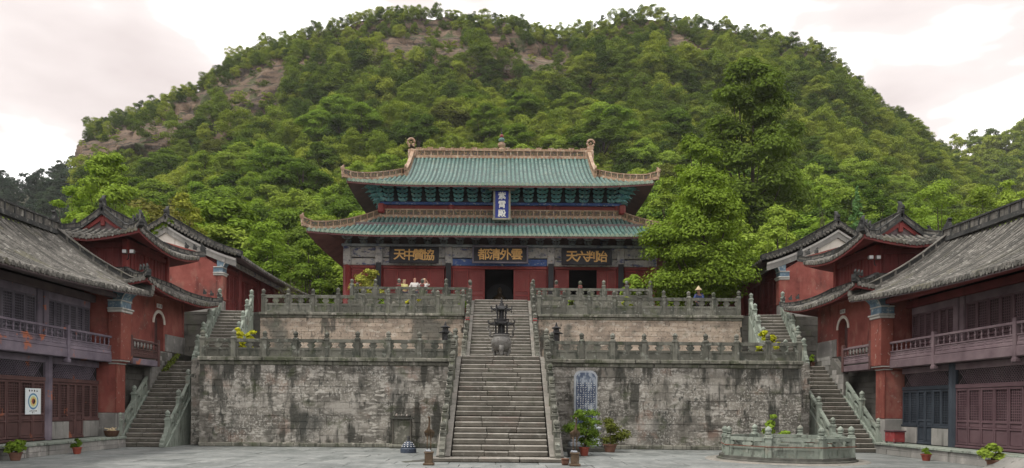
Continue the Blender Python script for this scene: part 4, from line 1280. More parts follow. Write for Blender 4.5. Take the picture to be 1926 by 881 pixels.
    for y in posts:
        mb = MB(mir); mb.bbox(14.60, 14.76, y - .07, y + .07, 3.06, 4.30, .02); mb.build('rail_post', M[tk], wg)
        mb = MB(mir); mb.bbox(14.58, 14.78, y - .10, y + .10, 3.02, 3.16, .03); mb.build('post_drop', M[tk], wg)
    for y0, y1 in ((13.27, 17.13), (17.27, 21.13), (21.27, 25.13), (25.27, 28.02)):
        timber_rail(wg, mir, s, 14.68, y0, y1, 3.51, tk, bal, int((y1 - y0) / .30))
    # upper front
    cu_ = [28.02, 25.0, 21.0, 16.9, 12.8]
    for y in cu_[1:]:
        for dy in (-.20, .14):
            mb = MB(mir); mb.bbox(XU - .12, XU + .15, y + dy - .13, y + dy + .13, 3.41, 5.45, .03); mb.build('upper_post', M[tk], wg)
    for i, (ya, yb) in enumerate(zip(cu_[1:], cu_[:-1])):
        a, b = ya + .28, yb - (.34 if i else .12)
        for (z0, z1, nm) in ((3.41, 3.60, 'sill'), (5.20, 5.45, 'lintel')):
            mb = MB(mir); mb.bbox(XU - .06, XU + .12, a, b, z0, z1, .015); mb.build(nm, M[tk], wg)
        if i < 3:
            for k in range(6):
                leaf_door(wg, mir, a + (b - a) * k / 6 + .01, a + (b - a) * (k + 1) / 6 - .01, 3.60, 5.20, XU, 'timber_grey' if s < 0 else 'door_plum', .30)
    mb = MB(mir); mb.bbox(15.30, 15.80, 8, 28.12, 5.453, 5.72, .02); mb.build('eave_beam', M['dark_wood'] if s < 0 else M['red_timber'], wg)
    mb = MB(mir); mb.bbox(14.45, 14.70, 8, 28.02, 5.62, 5.80, .03); mb.build('purlin', M['dark_wood'] if s < 0 else M['red_timber'], wg)
    # roof
    zf0 = gable_roof(wg, mir, 13.85, 17.6, 21.35, 8, 29.5, 5.62, 2.5, .40, 9.0)
    pts = [(s * (13.78 + (17.6 - 13.78) * k / 8), 29.42, zf0(29.42, (17.6 - 13.85) * k / 8) + .06) for k in range(9)]
    ridge(wg, pts, .30, .11, (M['grey_tile'], M['dark_tile']), 'verge_ridge', .6)
    ridge(wg, [(s * 17.6, y_, zf0(29, 3.75) + .02 + .06 * ((y_ - 18) / 11) ** 2 * (y_ > 18)) for y_ in (8, 12, 16, 20, 24, 27, 29.5)], .46, .12, GR, 'main_ridge', .55)
    beast(wg, (s * 17.6, 29.35, zf0(29, 3.75) + .40), (0, 1, 0), .50, M['dark_tile'])

    # -------------------------------------------------------------- gate pavilion
    PC, PY = 16.5, 32.55
    pv = thing('gate_pavilion', 'small two tier red pavilion with upturned grey roofs behind the %s wing' % side, 'pavilion', (s * PC, PY, 0), 'gate pavilions')
    mb = MB(mir); mb.box(14.95, 18.1, 28.76, 36.2, 0, F1 + .42); mb.build('base_core', M['mortar'], pv)
    stone_face(pv, 28.8, 36.2, s * 14.9, 0, F1 + .42, .24, .4, .8, 'dark_brick', axis='Y', out=-s, name='base_stone')
    stone_face(pv, *sorted((s * 14.9, s * 16.5)), 36.24, F1, F1 + .42, .2, .4, .8, 'dark_brick', name='base_stone', out=1)
    zb = F1 + .43
    # wall with the arched doorway
    ya, yb, yc, hwid = 29.9, 35.05, 32.45, .46
    arch = [(yc - hwid, zb)] + [(yc - hwid * math.cos(R(a_)), 5.15 + hwid * math.sin(R(a_))) for a_ in range(0, 181, 15)] + [(yc + hwid, zb)]
    mb = MB(mir)
    mb.prism([(14.92, p, q) for p, q in [(ya, zb)] + arch + [(yb, zb), (yb, 6.35), (ya, 6.35)]], (.35, 0, 0))
    mb.build('wall', M['red_wall'], pv)
    mb = MB(mir); mb.box(15.0, 18.0, yb - .3, yb - .005, zb, 6.34); mb.box(15.3, 18.0, ya + .01, ya + .3, zb, 6.34); mb.build('wall', M['red_wall'], pv)
    mb = MB(mir); mb.bbox(14.88, 14.93, 33.05, 35.08, zb, 4.75, .01); mb.build('dado', M['grey_brick'], pv)
    mb = MB(mir); mb.bbox(14.88, 14.93, ya, 31.9, zb, 4.30, .01); mb.build('dado', M['grey_brick'], pv)
    mb = MB(mir)
    w2 = hwid + .13
    outer_ = [(yc - w2 * math.cos(R(a_)), 5.15 + w2 * math.sin(R(a_))) for a_ in range(0, 181, 15)]
    inner_ = [(yc - hwid * math.cos(R(a_)), 5.15 + hwid * math.sin(R(a_))) for a_ in range(180, -1, -15)]
    mb.prism([(14.885, p, q) for p, q in outer_ + inner_], (.05, 0, 0))
    mb.build('arch_moulding', M['white_wall'], pv)
    mb = MB(mir); mb.box(15.2, 15.26, yc - hwid - .02, yc + hwid + .02, zb, 5.7); mb.build('door', M['door_brown'], pv)
    mb = MB(mir); mb.bbox(15.12, 15.20, yc - .04, yc + .04, zb, 5.6, .01); mb.build('door_stile', M['red_timber'], pv)
    mb = MB(mir); mb.bbox(14.87, 14.92, yc - .22, yc + .22, 5.82, 6.0, .01); pq = mb.build('name_plate', M['white'], pv)
    for k in (-1, 1):
        mb = MB(mir)
        for dz in (-.04, 0, .04): mb.box(14.862, 14.869, yc + k * .1 - .05, yc + k * .1 + .05, 5.905 + dz, 5.92 + dz)
        mb.box(14.860, 14.868, yc + k * .1 - .01, yc + k * .1 + .01, 5.85, 5.97); mb.build('plate_mark', M['black'], pq)
    mb = MB(mir); mb.bbox(14.90, 15.2, ya - .05, yb + .05, 6.352, 6.62, .02); mb.build('eave_beam', M['red_timber'], pv)
    # skirt roof
    hx2, hy2 = 2.75, 3.65
    hwS, lfS = hip_roof(pv, hx2, hy2, 6.22, 1.65, .82, .34, 3.0, 'grey_tile', 'grey_tile', 'red_timber', .26, .072, cx=s * PC, cy=PY, c=.3, drop=.16, key_d='dark_tile')
    for sx in (-1, 1):
        for sy in (-1, 1):
            pts = [(s * PC + sx * (hx2 - t_), PY + sy * (hy2 - t_), 6.22 + hwS(max(0, t_)) + lfS(max(0, t_), max(0, t_)) + .04) for t_ in [-.12 + 1.77 * k / 7 for k in range(8)]]
            pts[0] = (pts[0][0], pts[0][1], pts[0][2] + .08)
            ridge(pv, pts, .20, .075, GR, 'hip_ridge', .5)
            if sx == -s:
                for k in range(3):
                    c_ = Vector(pts[0]).lerp(Vector(pts[-1]), .06 + .14 * k)
                    beast(pv, (c_.x, c_.y, c_.z + .17 - .03 * k), (sx, sy, 0), .22, M['dark_tile'], 'roof_figure')
    for sx in (-1, 1):
        ridge(pv, [(s * PC + sx * 1.12, PY - 2.0, 7.02), (s * PC + sx * 1.12, PY + 2.0, 7.02)], .22, .07, GR, 'skirt_ridge', .5)
    ridge(pv, [(s * PC - 1.1, PY - 2.02, 7.02), (s * PC + 1.1, PY - 2.02, 7.02)], .22, .07, GR, 'skirt_ridge', .5)
    # upper storey
    ux0, uy0, uy1 = PC - 1.02, PY - 1.85, PY + 1.85
    mb = MB(mir); mb.box(ux0 + .06, PC + 1.02, uy0 + .06, uy1 - .06, 6.9, 8.5); mb.build('upper_wall', M['red_timber'], pv)
    for px_, py_ in ((ux0, uy0), (ux0, uy1), (PC + 1.0, uy0)):
        mb = MB(mir); mb.bbox(px_ - .09, px_ + .13, py_ - .09, py_ + .13, 6.9, 8.42, .02); mb.build('corner_post', M['hall_red'], pv)
    n = 12
    for k in range(n):
        y = uy0 + .2 + (uy1 - uy0 - .35) * k / (n - 1)
        mb = MB(mir); mb.bbox(ux0 + .02, ux0 + .07, y - .03, y + .03, 7.12, 8.1, .008); mb.build('batten', M['red_timber'], pv)
    for k in range(6):
        x = ux0 + .3 + 1.6 * k / 5
        mb = MB(mir); mb.bbox(x - .03, x + .03, uy0 + .02, uy0 + .07, 7.12, 8.1, .008); mb.build('batten', M['red_timber'], pv)
    for z0, z1 in ((7.02, 7.12), (8.1, 8.3)):
        mb = MB(mir); mb.bbox(ux0 - .03, ux0 + .06, uy0, uy1, z0, z1, .01); mb.bbox(ux0 + .1, PC + 1, uy0 - .03, uy0 + .06, z0, z1, .01); mb.build('rail_beam', M['red_timber'], pv)
    # upper roof, gable towards the court's open side
    hx3, hy3, zu, W3, H3, xg3 = 2.95, 2.08, 8.22, 2.08, 1.28, 1.78
    hwU, lfU = hip_roof(pv, hx3, hy3, zu, W3, H3, .42, 3.2, 'grey_tile', 'grey_tile', 'red_timber', .26, .072, xg=xg3, cx=s * PC, cy=PY, c=.35, drop=.18, swap=True, key_d='dark_tile')
    hl = hx3 - xg3
    for sx in (-1, 1):
        for sy in (-1, 1):
            pts = [(s * PC + sx * (hy3 - t_), PY + sy * (hx3 - t_), zu + hwU(max(0, t_)) + lfU(max(0, t_), max(0, t_)) + .04) for t_ in [-.14 + (hl + .14) * k / 6 for k in range(7)]]
            pts[0] = (pts[0][0] + sx * .05, pts[0][1] + sy * .05, pts[0][2] + .10)
            ridge(pv, pts, .22, .08, GR, 'hip_ridge', .5)
            if sx == -s:
                for k in range(3):
                    c_ = Vector(pts[0]).lerp(Vector(pts[-1]), .05 + .2 * k)
                    beast(pv, (c_.x, c_.y, c_.z + .20 - .02 * k), (sx, sy, 0), .25 if k else .34, M['dark_tile'], 'roof_figure')
            pts = [(s * PC + sx * (hy3 - t_), PY + sy * xg3, zu + hwU(t_) + .04) for t_ in [hl - .3 + (W3 - hl + .3) * k / 6 for k in range(7)]]
            ridge(pv, pts, .26, .085, GR, 'vertical_ridge', .5)
            if sy < 0: beast(pv, (pts[0][0], pts[0][1], pts[0][2] + .2), (sx, 0, 0), .36, M['dark_tile'])
    ridge(pv, [(s * PC, PY - xg3 - .05, zu + H3), (s * PC, PY + xg3 + .05, zu + H3)], .34, .09, GR, 'main_ridge', .5)
    for sy in (-1, 1): beast(pv, (s * PC, PY + sy * (xg3 - .02), zu + H3 + .3), (0, sy, 0), .46, M['dark_tile'])
    for sy in (-1, 1):
        yg = PY + sy * (xg3 - .10)
        mb = MB(mir)
        mb.prism([(PC - hy3 + hl + .1, yg, zu + hwU(hl)), (PC, yg, zu + H3 - .08), (PC + hy3 - hl - .1, yg, zu + hwU(hl))], (0, sy * .04, 0)); mb.build('gable', M['dark_wood'], pv)
        for sx in (-1, 1):
            a0, a1 = (PC + sx * (hy3 - hl - .02), zu + hwU(hl) + .02), (PC + sx * .02, zu + H3 - .02)
            mb = MB(mir)
            mb.prism([(a0[0], yg + sy * .06, a0[1]), (a1[0], yg + sy * .06, a1[1]), (a1[0], yg + sy * .06, a1[1] - .24), (a0[0] - sx * .28, yg + sy * .06, a0[1])], (0, sy * .05, 0))
            mb.build('barge_board', M['hall_red'], pv)
        mb = MB(mir); mb.bbox(PC - .10, PC + .10, yg + sy * .05, yg + sy * .13, zu + H3 - .52, zu + H3 - .12, .04); mb.build('gable_pendant', M['hall_red'], pv)
    # connecting gallery between wing and pavilion
    gy = thing('gallery_rail', 'short worn timber gallery rail beside the arched door of the %s pavilion' % side, 'railing', (s * 14.6, 29.8, 3.2), 'gallery rails')
    mb = MB(mir); mb.bbox(14.35, 14.88, 28.82, 31.3, 3.20, 3.45, .02); mb.build('gallery_floor', M[tk], gy)
    for y in (28.90, 31.2):
        mb = MB(mir); mb.bbox(14.30, 14.44, y - .07, y + .07, 3.2, 4.32, .02); mb.build('rail_post', M['door_brown'], gy)
    timber_rail(gy, mir, s, 14.37, 28.97, 31.13, 3.50, 'door_brown' if s < 0 else tk, baluster_mesh(M['door_brown']), 8)
    # flood lights
    fl = thing('flood_light', 'white twin flood lights on a bracket at the %s pavilion corner' % side, 'lamp', (s * (ux0 - .1), uy0 - .1, 7.75), 'flood lights')
    mb = MB(mir); mb.tube([(ux0, uy0, 7.55), (ux0 - .18, uy0 - .18, 7.6), (ux0 - .22, uy0 - .22, 7.78)], .025, 6); mb.build('bracket', M['bronze'], fl)
    for k in (-1, 1):
        mb = MB(mir); mb.bbox(ux0 - .24 + k * .15 - .10, ux0 - .24 + k * .15 + .10, uy0 - .34, uy0 - .2, 7.78, 7.95, .03); lh = mb.build('lamp_head', M['bronze_pale'], fl)
        mb = MB(mir); mb.bbox(ux0 - .24 + k * .15 - .08, ux0 - .24 + k * .15 + .08, uy0 - .352, uy0 - .338, 7.80, 7.93, .005); mb.build('lamp_glass', M['white'], lh)

    # -------------------------------------------------------------- side hall on the upper court
    sh_ = thing('side_hall', 'red gabled side hall with white gable top on the %s upper court' % side, 'building', (s * 18, 47, F2), 'side halls')
    GY = 40.0
    xe, xr = 13.95, 18.05
    zf1 = gable_roof(sh_, mir, xe, xr, 22.15, GY - .12, 54.5, 9.45, 2.0, .15, 6.0, .27, .074, ends=(True, True))
    def zline(x): return zf1(GY - .1, min(x - xe, 22.15 - x))
    mb = MB(mir); mb.bbox(14.98, 21.2, GY + .0, GY + .5, F2, 7.25, .03); mb.build('gable_base', M['grey_brick'], sh_)
    pr = [(15.0, 7.253), (21.1, 7.253), (21.1, 8.9), (19.6, 9.9), (18.05, 10.35), (16.5, 9.9), (15.0, 9.0)]
    mb = MB(mir); mb.prism([(a, GY + .03, b) for a, b in pr], (0, .4, 0)); mb.build('gable_wall', M['red_wall'], sh_)
    mb = MB(mir); pw = [(16.3, 9.86), (19.8, 9.86), (19.2, 10.4), (18.05, 11.0), (16.9, 10.45)]
    mb.prism([(a, GY + .05, b) for a, b in pw], (0, .3, 0)); mb.build('gable_top', M['white_wall'], sh_)
    for sx in (0, 1):
        xs_ = [xe + .3 + (xr - xe - .3) * k / 8 for k in range(9)]
        if sx: xs_ = [2 * xr - x for x in xs_]
        mb = MB(); mb.strip([(s * x, GY + .0, zline(x) - .20) for x in xs_], (0, .06, 0), -.42, -.02); mb.build('verge_band', M['grey_brick'], sh_)
        mb = MB(); mb.strip([(s * x, GY - .03, zline(x) - .20) for x in xs_], (0, .08, 0), -.12, .0); mb.build('verge_moulding', M['corbel_white'], sh_)
        mb = MB(mir)
        L_ = 22
        for k in range(L_):
            x = xe + .2 + (xr - xe - .2) * (k + .5) / L_
            if sx: x = 2 * xr - x
            mb.tube([(x, GY - .26, zline(x) + .0), (x, GY + .05, zline(x) + .06)], .075, 7)
        q = mb.build('verge_tiles', M['grey_tile'], sh_); q['kind'] = 'stuff'
        ridge(sh_, [(s * x, GY - .02, zline(x) + .06) for x in ([xe] + xs_ if not sx else [2 * xr - xe] + xs_)], .26, .09, GR, 'verge_ridge', .5)
    ridge(sh_, [(s * xr, GY - .05, zf1(47, xr - xe)), (s * xr, 54.5, zf1(47, xr - xe))], .40, .10, GR, 'main_ridge', .5)
    beast(sh_, (s * xr, GY + .1, zf1(47, xr - xe) + .3), (0, -1, 0), .55, M['dark_tile'])
    corbel(sh_, mir, 14.98, GY + .0, GY + .52, 8.72)
    mb = MB(mir); mb.bbox(14.95, 15.4, GY + .0, GY + .52, 7.26, 8.57, .02); mb.build('pier', M['red_wall'], sh_)
    # front
    xf = 15.35
    mb = MB(mir); mb.box(xf + .1, 21, GY + .5, 54.2, F2, 9.8); mb.build('hall_core', M['red_timber'], sh_)
    for k, y in enumerate((43.4, 46.8, 50.2, 53.8)):
        mb = MB(mir); mb.lathe((xf - .05, y, F2), [(.17, 0), (.17, 3.0)], 10); mb.build('column', M['red_timber'], sh_)
    yy = [GY + .55, 43.2, 43.6, 46.6, 47.0, 50.0, 50.4, 53.6]
    for a, b in ((yy[0], yy[1]), (yy[2], yy[3]), (yy[4], yy[5]), (yy[6], yy[7])):
        for k in range(4):
            leaf_door(sh_, mir, a + (b - a) * k / 4 + .01, a + (b - a) * (k + 1) / 4 - .01, F2 + .1, 9.0, xf, 'red_timber', .40)
        mb = MB(mir); mb.bbox(xf - .08, xf + .1, a, b, 9.02, 9.3, .02); mb.build('lintel', M['red_timber'], sh_)
    mb = MB(mir); mb.bbox(14.75, 14.95, GY + .5, 54.3, 9.32, 9.55, .03); mb.build('purlin', M['painted_beam'], sh_)
# ------------------------------------------------------------------ plants: leaf clouds
def leaf_cloud(clumps, n, size, seed, up=.5, flat=1.0, shell=.55):
    """leaf rhombs spread over clumps [(centre, (rx, ry, rz))]; returns verts, faces"""
    g_ = np.random.default_rng(seed)
    cs = np.array([c for c, r in clumps], dtype=np.float64); rs = np.array([r for c, r in clumps], dtype=np.float64)
    wgt = (rs[:, 0] * rs[:, 1] + rs[:, 0] * rs[:, 2]) ; wgt = wgt / wgt.sum()
    idx = g_.choice(len(clumps), n, p=wgt)
    d = g_.normal(size=(n, 3)); d /= np.linalg.norm(d, axis=1)[:, None]
    d[:, 2] = np.where(d[:, 2] < -.35, -d[:, 2] * .6, d[:, 2])
    rad = shell + (1 - shell) * g_.random(n) ** .6
    rad *= 1 + .14 * g_.normal(size=n)
    pos = cs[idx] + d * rs[idx] * rad[:, None]
    nor = d * .9 + np.array([0, 0, up]) + g_.normal(size=(n, 3)) * .36
    nor /= np.linalg.norm(nor, axis=1)[:, None]
    t = np.cross(nor, g_.normal(size=(n, 3))); t /= np.linalg.norm(t, axis=1)[:, None]
    b = np.cross(nor, t)
    sz = size * (.6 + .8 * g_.random(n))[:, None]
    v = np.empty((n, 4, 3))
    v[:, 0] = pos - t * sz; v[:, 1] = pos + b * sz * .55 * flat - nor * sz * .12; v[:, 2] = pos + t * sz - nor * sz * .25; v[:, 3] = pos - b * sz * .55 * flat - nor * sz * .12
    f = np.arange(n * 4).reshape(n, 4)
    return v.reshape(-1, 3), f

def crown_clumps(rx, h, z0, n, seed, spread=1.0, top=.9, cs=.36):
    """lumps that together make an uneven crown between z0 and z0+h"""
    rr = random.Random(seed); out = []
    for i in range(n):
        t = (i + rr.random()) / n
        z = z0 + h * (.08 + .86 * t)
        prof = math.sin(PI * min(1, max(.0, .12 + .86 * t ** top))) ** .6
        a = rr.uniform(0, 2 * PI); q = rx * prof * math.sqrt(rr.uniform(.1, 1)) * .82 * spread
        s_ = rx * rr.uniform(cs * .75, cs * 1.3) * (1.05 - .35 * t)
        out.append(((q * math.cos(a), q * math.sin(a), z), (s_, s_, s_ * rr.uniform(.62, .85))))
    return out

def limbs(clumps, z_top, r0, seed, bend=.3, nmax=14, z_fork=None):
    """tapered trunk with limbs reaching into the clumps"""
    rr = random.Random(seed); mb = MB()
    zf = z_fork if z_fork is not None else z_top * .45
    tp = [(0, 0, -.3)] + [(rr.uniform(-bend, bend) * k / 4, rr.uniform(-bend, bend) * k / 4, z_top * .9 * k / 5) for k in range(1, 6)]
    mb.tube(tp, [r0 * 1.35, r0, r0 * .82, r0 * .6, r0 * .4, r0 * .15], 8)
    for c, r in sorted(clumps, key=lambda q: rr.random())[:nmax]:
        z0 = min(c[2] * .9, zf + rr.uniform(0, .35) * (z_top - zf))
        k = z0 / (z_top * .9)
        bx, by = tp[-1][0] * k, tp[-1][1] * k
        m = ((bx + c[0]) * .5 + rr.uniform(-.2, .2), (by + c[1]) * .5 + rr.uniform(-.2, .2), z0 + (c[2] - z0) * .4)
        rb = r0 * (1 - .75 * k) * .55
        mb.tube([(bx, by, z0 - .1), m, c], [rb, rb * .65, rb * .2], 5)
    return mb

def plant_tree(name, label, cat, loc, clumps, n, leaf, mat, seed, z_top, r0, group=None, up=.5, shell=.55, bark='bark', nmax=14, z_fork=None, bend=.3):
    t = thing(name, label, cat, loc, group)
    tr = limbs(clumps, z_top, r0, seed, bend, nmax, z_fork)
    place('trunk', tr.mesh('trunk', M[bark]), loc, t)
    v, f = leaf_cloud(clumps, n, leaf, seed, up, 1.0, shell)
    place('crown', big_mesh('crown', v, f, M[mat]), loc, t)
    return t

def pot(parent, loc, r, h, mat, square=False):
    mb = MB(); x, y, z = loc
    if square:
        mb.bbox(x - r, x + r, y - r, y + r, z + h * .12, z + h, .02); mb.bbox(x - r * 1.15, x + r * 1.15, y - r * 1.15, y + r * 1.15, z + h * .85, z + h * 1.02, .015)
        mb.bbox(x - r * .9, x + r * .9, y - r * .9, y + r * .9, z, z + h * .14, .01)
    else:
        mb.lathe(loc, [(r * .68, 0), (r * .72, h * .06), (r * .9, h * .6), (r * .97, h * .84), (r * 1.12, h * .86), (r * 1.12, h), (r * .94, h), (r * .92, h * .9)], 14)
    o = mb.build('pot', M[mat], parent)
    mb = MB(); mb.lathe((x, y, z), [(r * .5, h * .86), (r * .9, h * .88)], 12); mb.build('soil', M['soil'], parent)
    return o

def potted(name, label, loc, pr, ph, pmat, rx, h, n, leaf, lmat, seed, square=False, stems=5, group='potted plants', clumps=9):
    t = thing(name, label, 'plant', loc, group)
    pot(t, loc, pr, ph, pmat, square)
    cl = crown_clumps(rx, h, 0, clumps, seed, 1.0, .8, .40)
    rr = random.Random(seed)
    mb = MB()
    for i in range(stems):
        c, r_ = rr.choice(cl)
        mb.tube([(loc[0] + rr.uniform(-.3, .3) * pr, loc[1] + rr.uniform(-.3, .3) * pr, loc[2] + ph * .85), (loc[0] + c[0] * .4, loc[1] + c[1] * .4, loc[2] + ph + c[2] * .5), (loc[0] + c[0], loc[1] + c[1], loc[2] + ph + c[2])], [.022, .015, .006], 5)
    mb.build('stems', M['bark'], t)
    v, f = leaf_cloud(cl, n, leaf, seed, .4, 1.0, .4)
    place('foliage', big_mesh('foliage', v, f, M[lmat]), (loc[0], loc[1], loc[2] + ph), t)
    return t

# ------------------------------------------------------------------ bronze censer on the landing
CX, CYY, CZ = 0.02, 28.72, F1
cz = thing('incense_burner', 'tall dark bronze incense burner shaped as a tiered tower on a round bellied bowl', 'censer', (CX, CYY, CZ))
for i in range(3):
    a = R(90 + 120 * i + 180)
    mb = MB(); dx, dy = math.cos(a), math.sin(a)
    mb.tube([(CX + dx * .30, CYY + dy * .30, CZ + .42), (CX + dx * .34, CYY + dy * .34, CZ + .25), (CX + dx * .26, CYY + dy * .26, CZ + .10), (CX + dx * .30, CYY + dy * .30, CZ + .0)], [.11, .085, .06, .085], 8)
    mb.build('leg', M['bronze_pale'], cz, None, True)
for a in (30, 150):
    pass
mb = MB(); mb.lathe((CX, CYY, CZ), [(.10, .22), (.26, .26), (.36, .38), (.40, .54), (.385, .66), (.33, .75), (.29, .79), (.33, .83), (.33, .87), (.24, .88)], 20); mb.build('bowl', M['bronze_pale'], cz, None, True)
mb = MB(); mb.lathe((CX, CYY, CZ), [(.12, .10), (.2, .12), (.2, .2), (.1, .24)], 12); mb.build('bowl_foot', M['bronze_pale'], cz)
for k in (-1, 1):
    mb = MB(); mb.tube([(CX + k * .34, CYY, CZ + .78), (CX + k * .46, CYY, CZ + .84), (CX + k * .42, CYY, CZ + .98), (CX + k * .50, CYY, CZ + 1.10), (CX + k * .60, CYY, CZ + 1.14)], [.04, .04, .035, .03, .02], 6)
    mb.build('handle', M['bronze_pale'], cz, None, True)
def tower_tier(z0, rc, hcol, rroof, hroof, nm):
    for i in range(6):
        a = R(60 * i + 30)
        mb = MB(); mb.lathe((CX + math.cos(a) * rc, CYY + math.sin(a) * rc, z0), [(.035, 0), (.03, hcol)], 6); mb.build('pillar', M['bronze'], cz)
    mb = MB(); mb.lathe((CX, CYY, z0), [(rc * .55, 0), (rc * .55, hcol)], 6); mb.build('tower_core', M['bronze'], cz)
    mb = MB(); mb.lathe((CX, CYY, z0), [(rc * 1.25, -.03), (rc * 1.25, .02)], 6); mb.build('tier_floor', M['bronze'], cz)
    mb = MB(); zt = z0 + hcol
    mb.lathe((CX, CYY, zt), [(rc * 1.1, -.02), (rroof * 1.0, -.02), (rroof * 1.02, .02), (rroof * .74, .06), (rroof * .5, hroof * .75), (rroof * .42, hroof)], 6)
    o = mb.build(nm, M['bronze'], cz)
    for i in range(6):
        a = R(60 * i)
        mb = MB(); c_, s_ = math.cos(a), math.sin(a)
        mb.tube([(CX + c_ * rroof * .6, CYY + s_ * rroof * .6, zt + .08), (CX + c_ * rroof * .95, CYY + s_ * rroof * .95, zt + .03), (CX + c_ * rroof * 1.15, CYY + s_ * rroof * 1.15, zt + .06), (CX + c_ * rroof * 1.2, CYY + s_ * rroof * 1.2, zt + .15), (CX + c_ * rroof * 1.08, CYY + s_ * rroof * 1.08, zt + .17)], [.03, .035, .035, .03, .02], 5)
        mb.tube([(CX + c_ * rroof * 1.12, CYY + s_ * rroof * 1.12, zt + .02), (CX + c_ * rroof * 1.12, CYY + s_ * rroof * 1.12, zt - .10)], [.012, .028], 5)
        mb.build('roof_curl', M['bronze'], o)
tower_tier(CZ + .90, .25, .36, .43, .18, 'tier_roof')
tower_tier(CZ + 1.46, .18, .36, .34, .16, 'tier_roof')
mb = MB(); mb.lathe((CX, CYY, CZ + 1.96), [(.13, 0), (.08, .05), (.10, .10), (.04, .14), (.07, .19), (.02, .25), (.03, .28), (.008, .36)], 10); mb.build('finial', M['bronze'], cz, None, True)

for s, side in ((-1, 'left'), (1, 'right')):
    x, y, z = s * 2.28, 30.6, F1
    b = thing('small_burner', 'small dark bronze burner with two roofs behind the lower rail, %s of the stairs' % side, 'censer', (x, y, z), 'small bronze burners')
    mb = MB(); mb.lathe((x, y, z), [(.2, 0), (.2, .12), (.1, .2), (.1, .7), (.2, .8)], 8); mb.build('stand', M['dark_stone'], b)
    mb = MB(); mb.lathe((x, y, z), [(.14, .8), (.14, 1.08), (.26, 1.10), (.28, 1.13), (.13, 1.2), (.11, 1.3), (.19, 1.32), (.20, 1.35), (.06, 1.42), (.04, 1.5), (.01, 1.58)], 6); mb.build('tower', M['bronze'], b)

# ------------------------------------------------------------------ steles
x, y = 3.2, 28.0
sl = thing('stele', 'tall pale blue inscribed stone stele in front of the wall right of the stairs', 'stele', (x, y, 0))
mb = MB(); mb.bbox(x - .85, x + .85, y - .55, y + .55, 0, .16, .03); mb.build('base_step', M['dark_stone'], sl)
mb = MB(); mb.bbox(x - .62, x + .62, y - .36, y + .36, .163, .34, .04); mb.bbox(x - .54, x + .54, y - .3, y + .3, .30, .48, .05); mb.build('pedestal', M['stele_white'], sl)
mb = MB(); mb.bbox(x - .48, x + .48, y - .25, y + .25, .483, .78, .03); mb.build('pedestal_neck', M['stele_white'], sl)
mb = MB(); mb.bbox(x - .58, x + .58, y - .32, y + .32, .783, .92, .04); mb.build('pedestal_cap', M['stele_white'], sl)
mb = MB()
o_ = [(-.43, .92), (.43, .92), (.43, 2.82), (.36, 2.95), (.24, 3.02), (-.24, 3.02), (-.36, 2.95), (-.43, 2.82)]
mb.prism([(x + a, y - .10, b) for a, b in o_], (0, .2, 0)); mb.build('slab', M['stele_white'], sl)
mb = MB()
i_ = [(-.37, 1.0), (.37, 1.0), (.37, 2.78), (.30, 2.89), (.20, 2.95), (-.20, 2.95), (-.30, 2.89), (-.37, 2.78)]
mb.prism([(x + a, y - .108, b) for a, b in i_], (0, .006, 0)); mb.build('inscribed_face', M['stele_face'], sl)
mb = MB(); rr = random.Random(4)
for c in range(7):
    for k in range(17):
        cx_, cz_ = x - .30 + .10 * c, 2.55 - .085 * k
        for q in range(3):
            a = rr.uniform(-.025, .015); dz = rr.uniform(-.022, .022)
            if rr.random() < .55: mb.box(cx_ + a, cx_ + a + rr.uniform(.02, .04), y - .1125, y - .109, cz_ + dz, cz_ + dz + .010)
            else: mb.box(cx_ + a, cx_ + a + .009, y - .1125, y - .109, cz_ - .02, cz_ + rr.uniform(.0, .03))
o = mb.build('inscription', M['char_white'], sl); o['kind'] = 'stuff'

x, y = -3.82, 28.95
sl = thing('stele', 'low grey stone tablet with a carved cap against the wall left of the stairs', 'stele', (x, y, 0))
mb = MB(); mb.bbox(x - .48, x + .30, y - .3, y + .2, 0, .16, .05); mb.build('base_stone', M['cornice'], sl)
mb = MB(); mb.bbox(x - .31, x + .33, y - .09, y + .09, .16, 1.12, .015); mb.build('slab', M['cornice'], sl)
for k in (-1, 1):
    mb = MB(); mb.bbox(x + .01 + k * .34 - .035, x + .01 + k * .34 + .035, y - .12, y + .1, .16, 1.14, .012); mb.build('slab_edge', M['step'], sl)
mb = MB(); mb.bbox(x - .45, x + .47, y - .2, y + .15, 1.13, 1.19, .015); mb.bbox(x - .40, x + .42, y - .17, y + .12, 1.17, 1.23, .015); mb.build('cap', M['dark_stone'], sl)
for k in range(7):
    q = x - .30 + .10 * k
    mb = MB(); mb.tube([(q, y - .19, 1.23), (q, y - .05, 1.30 + .015 * math.sin(k * 2)), (q, y + .1, 1.24)], .045, 6); mb.build('cap_scroll', M['step'] if k % 2 else M['dark_stone'], sl)

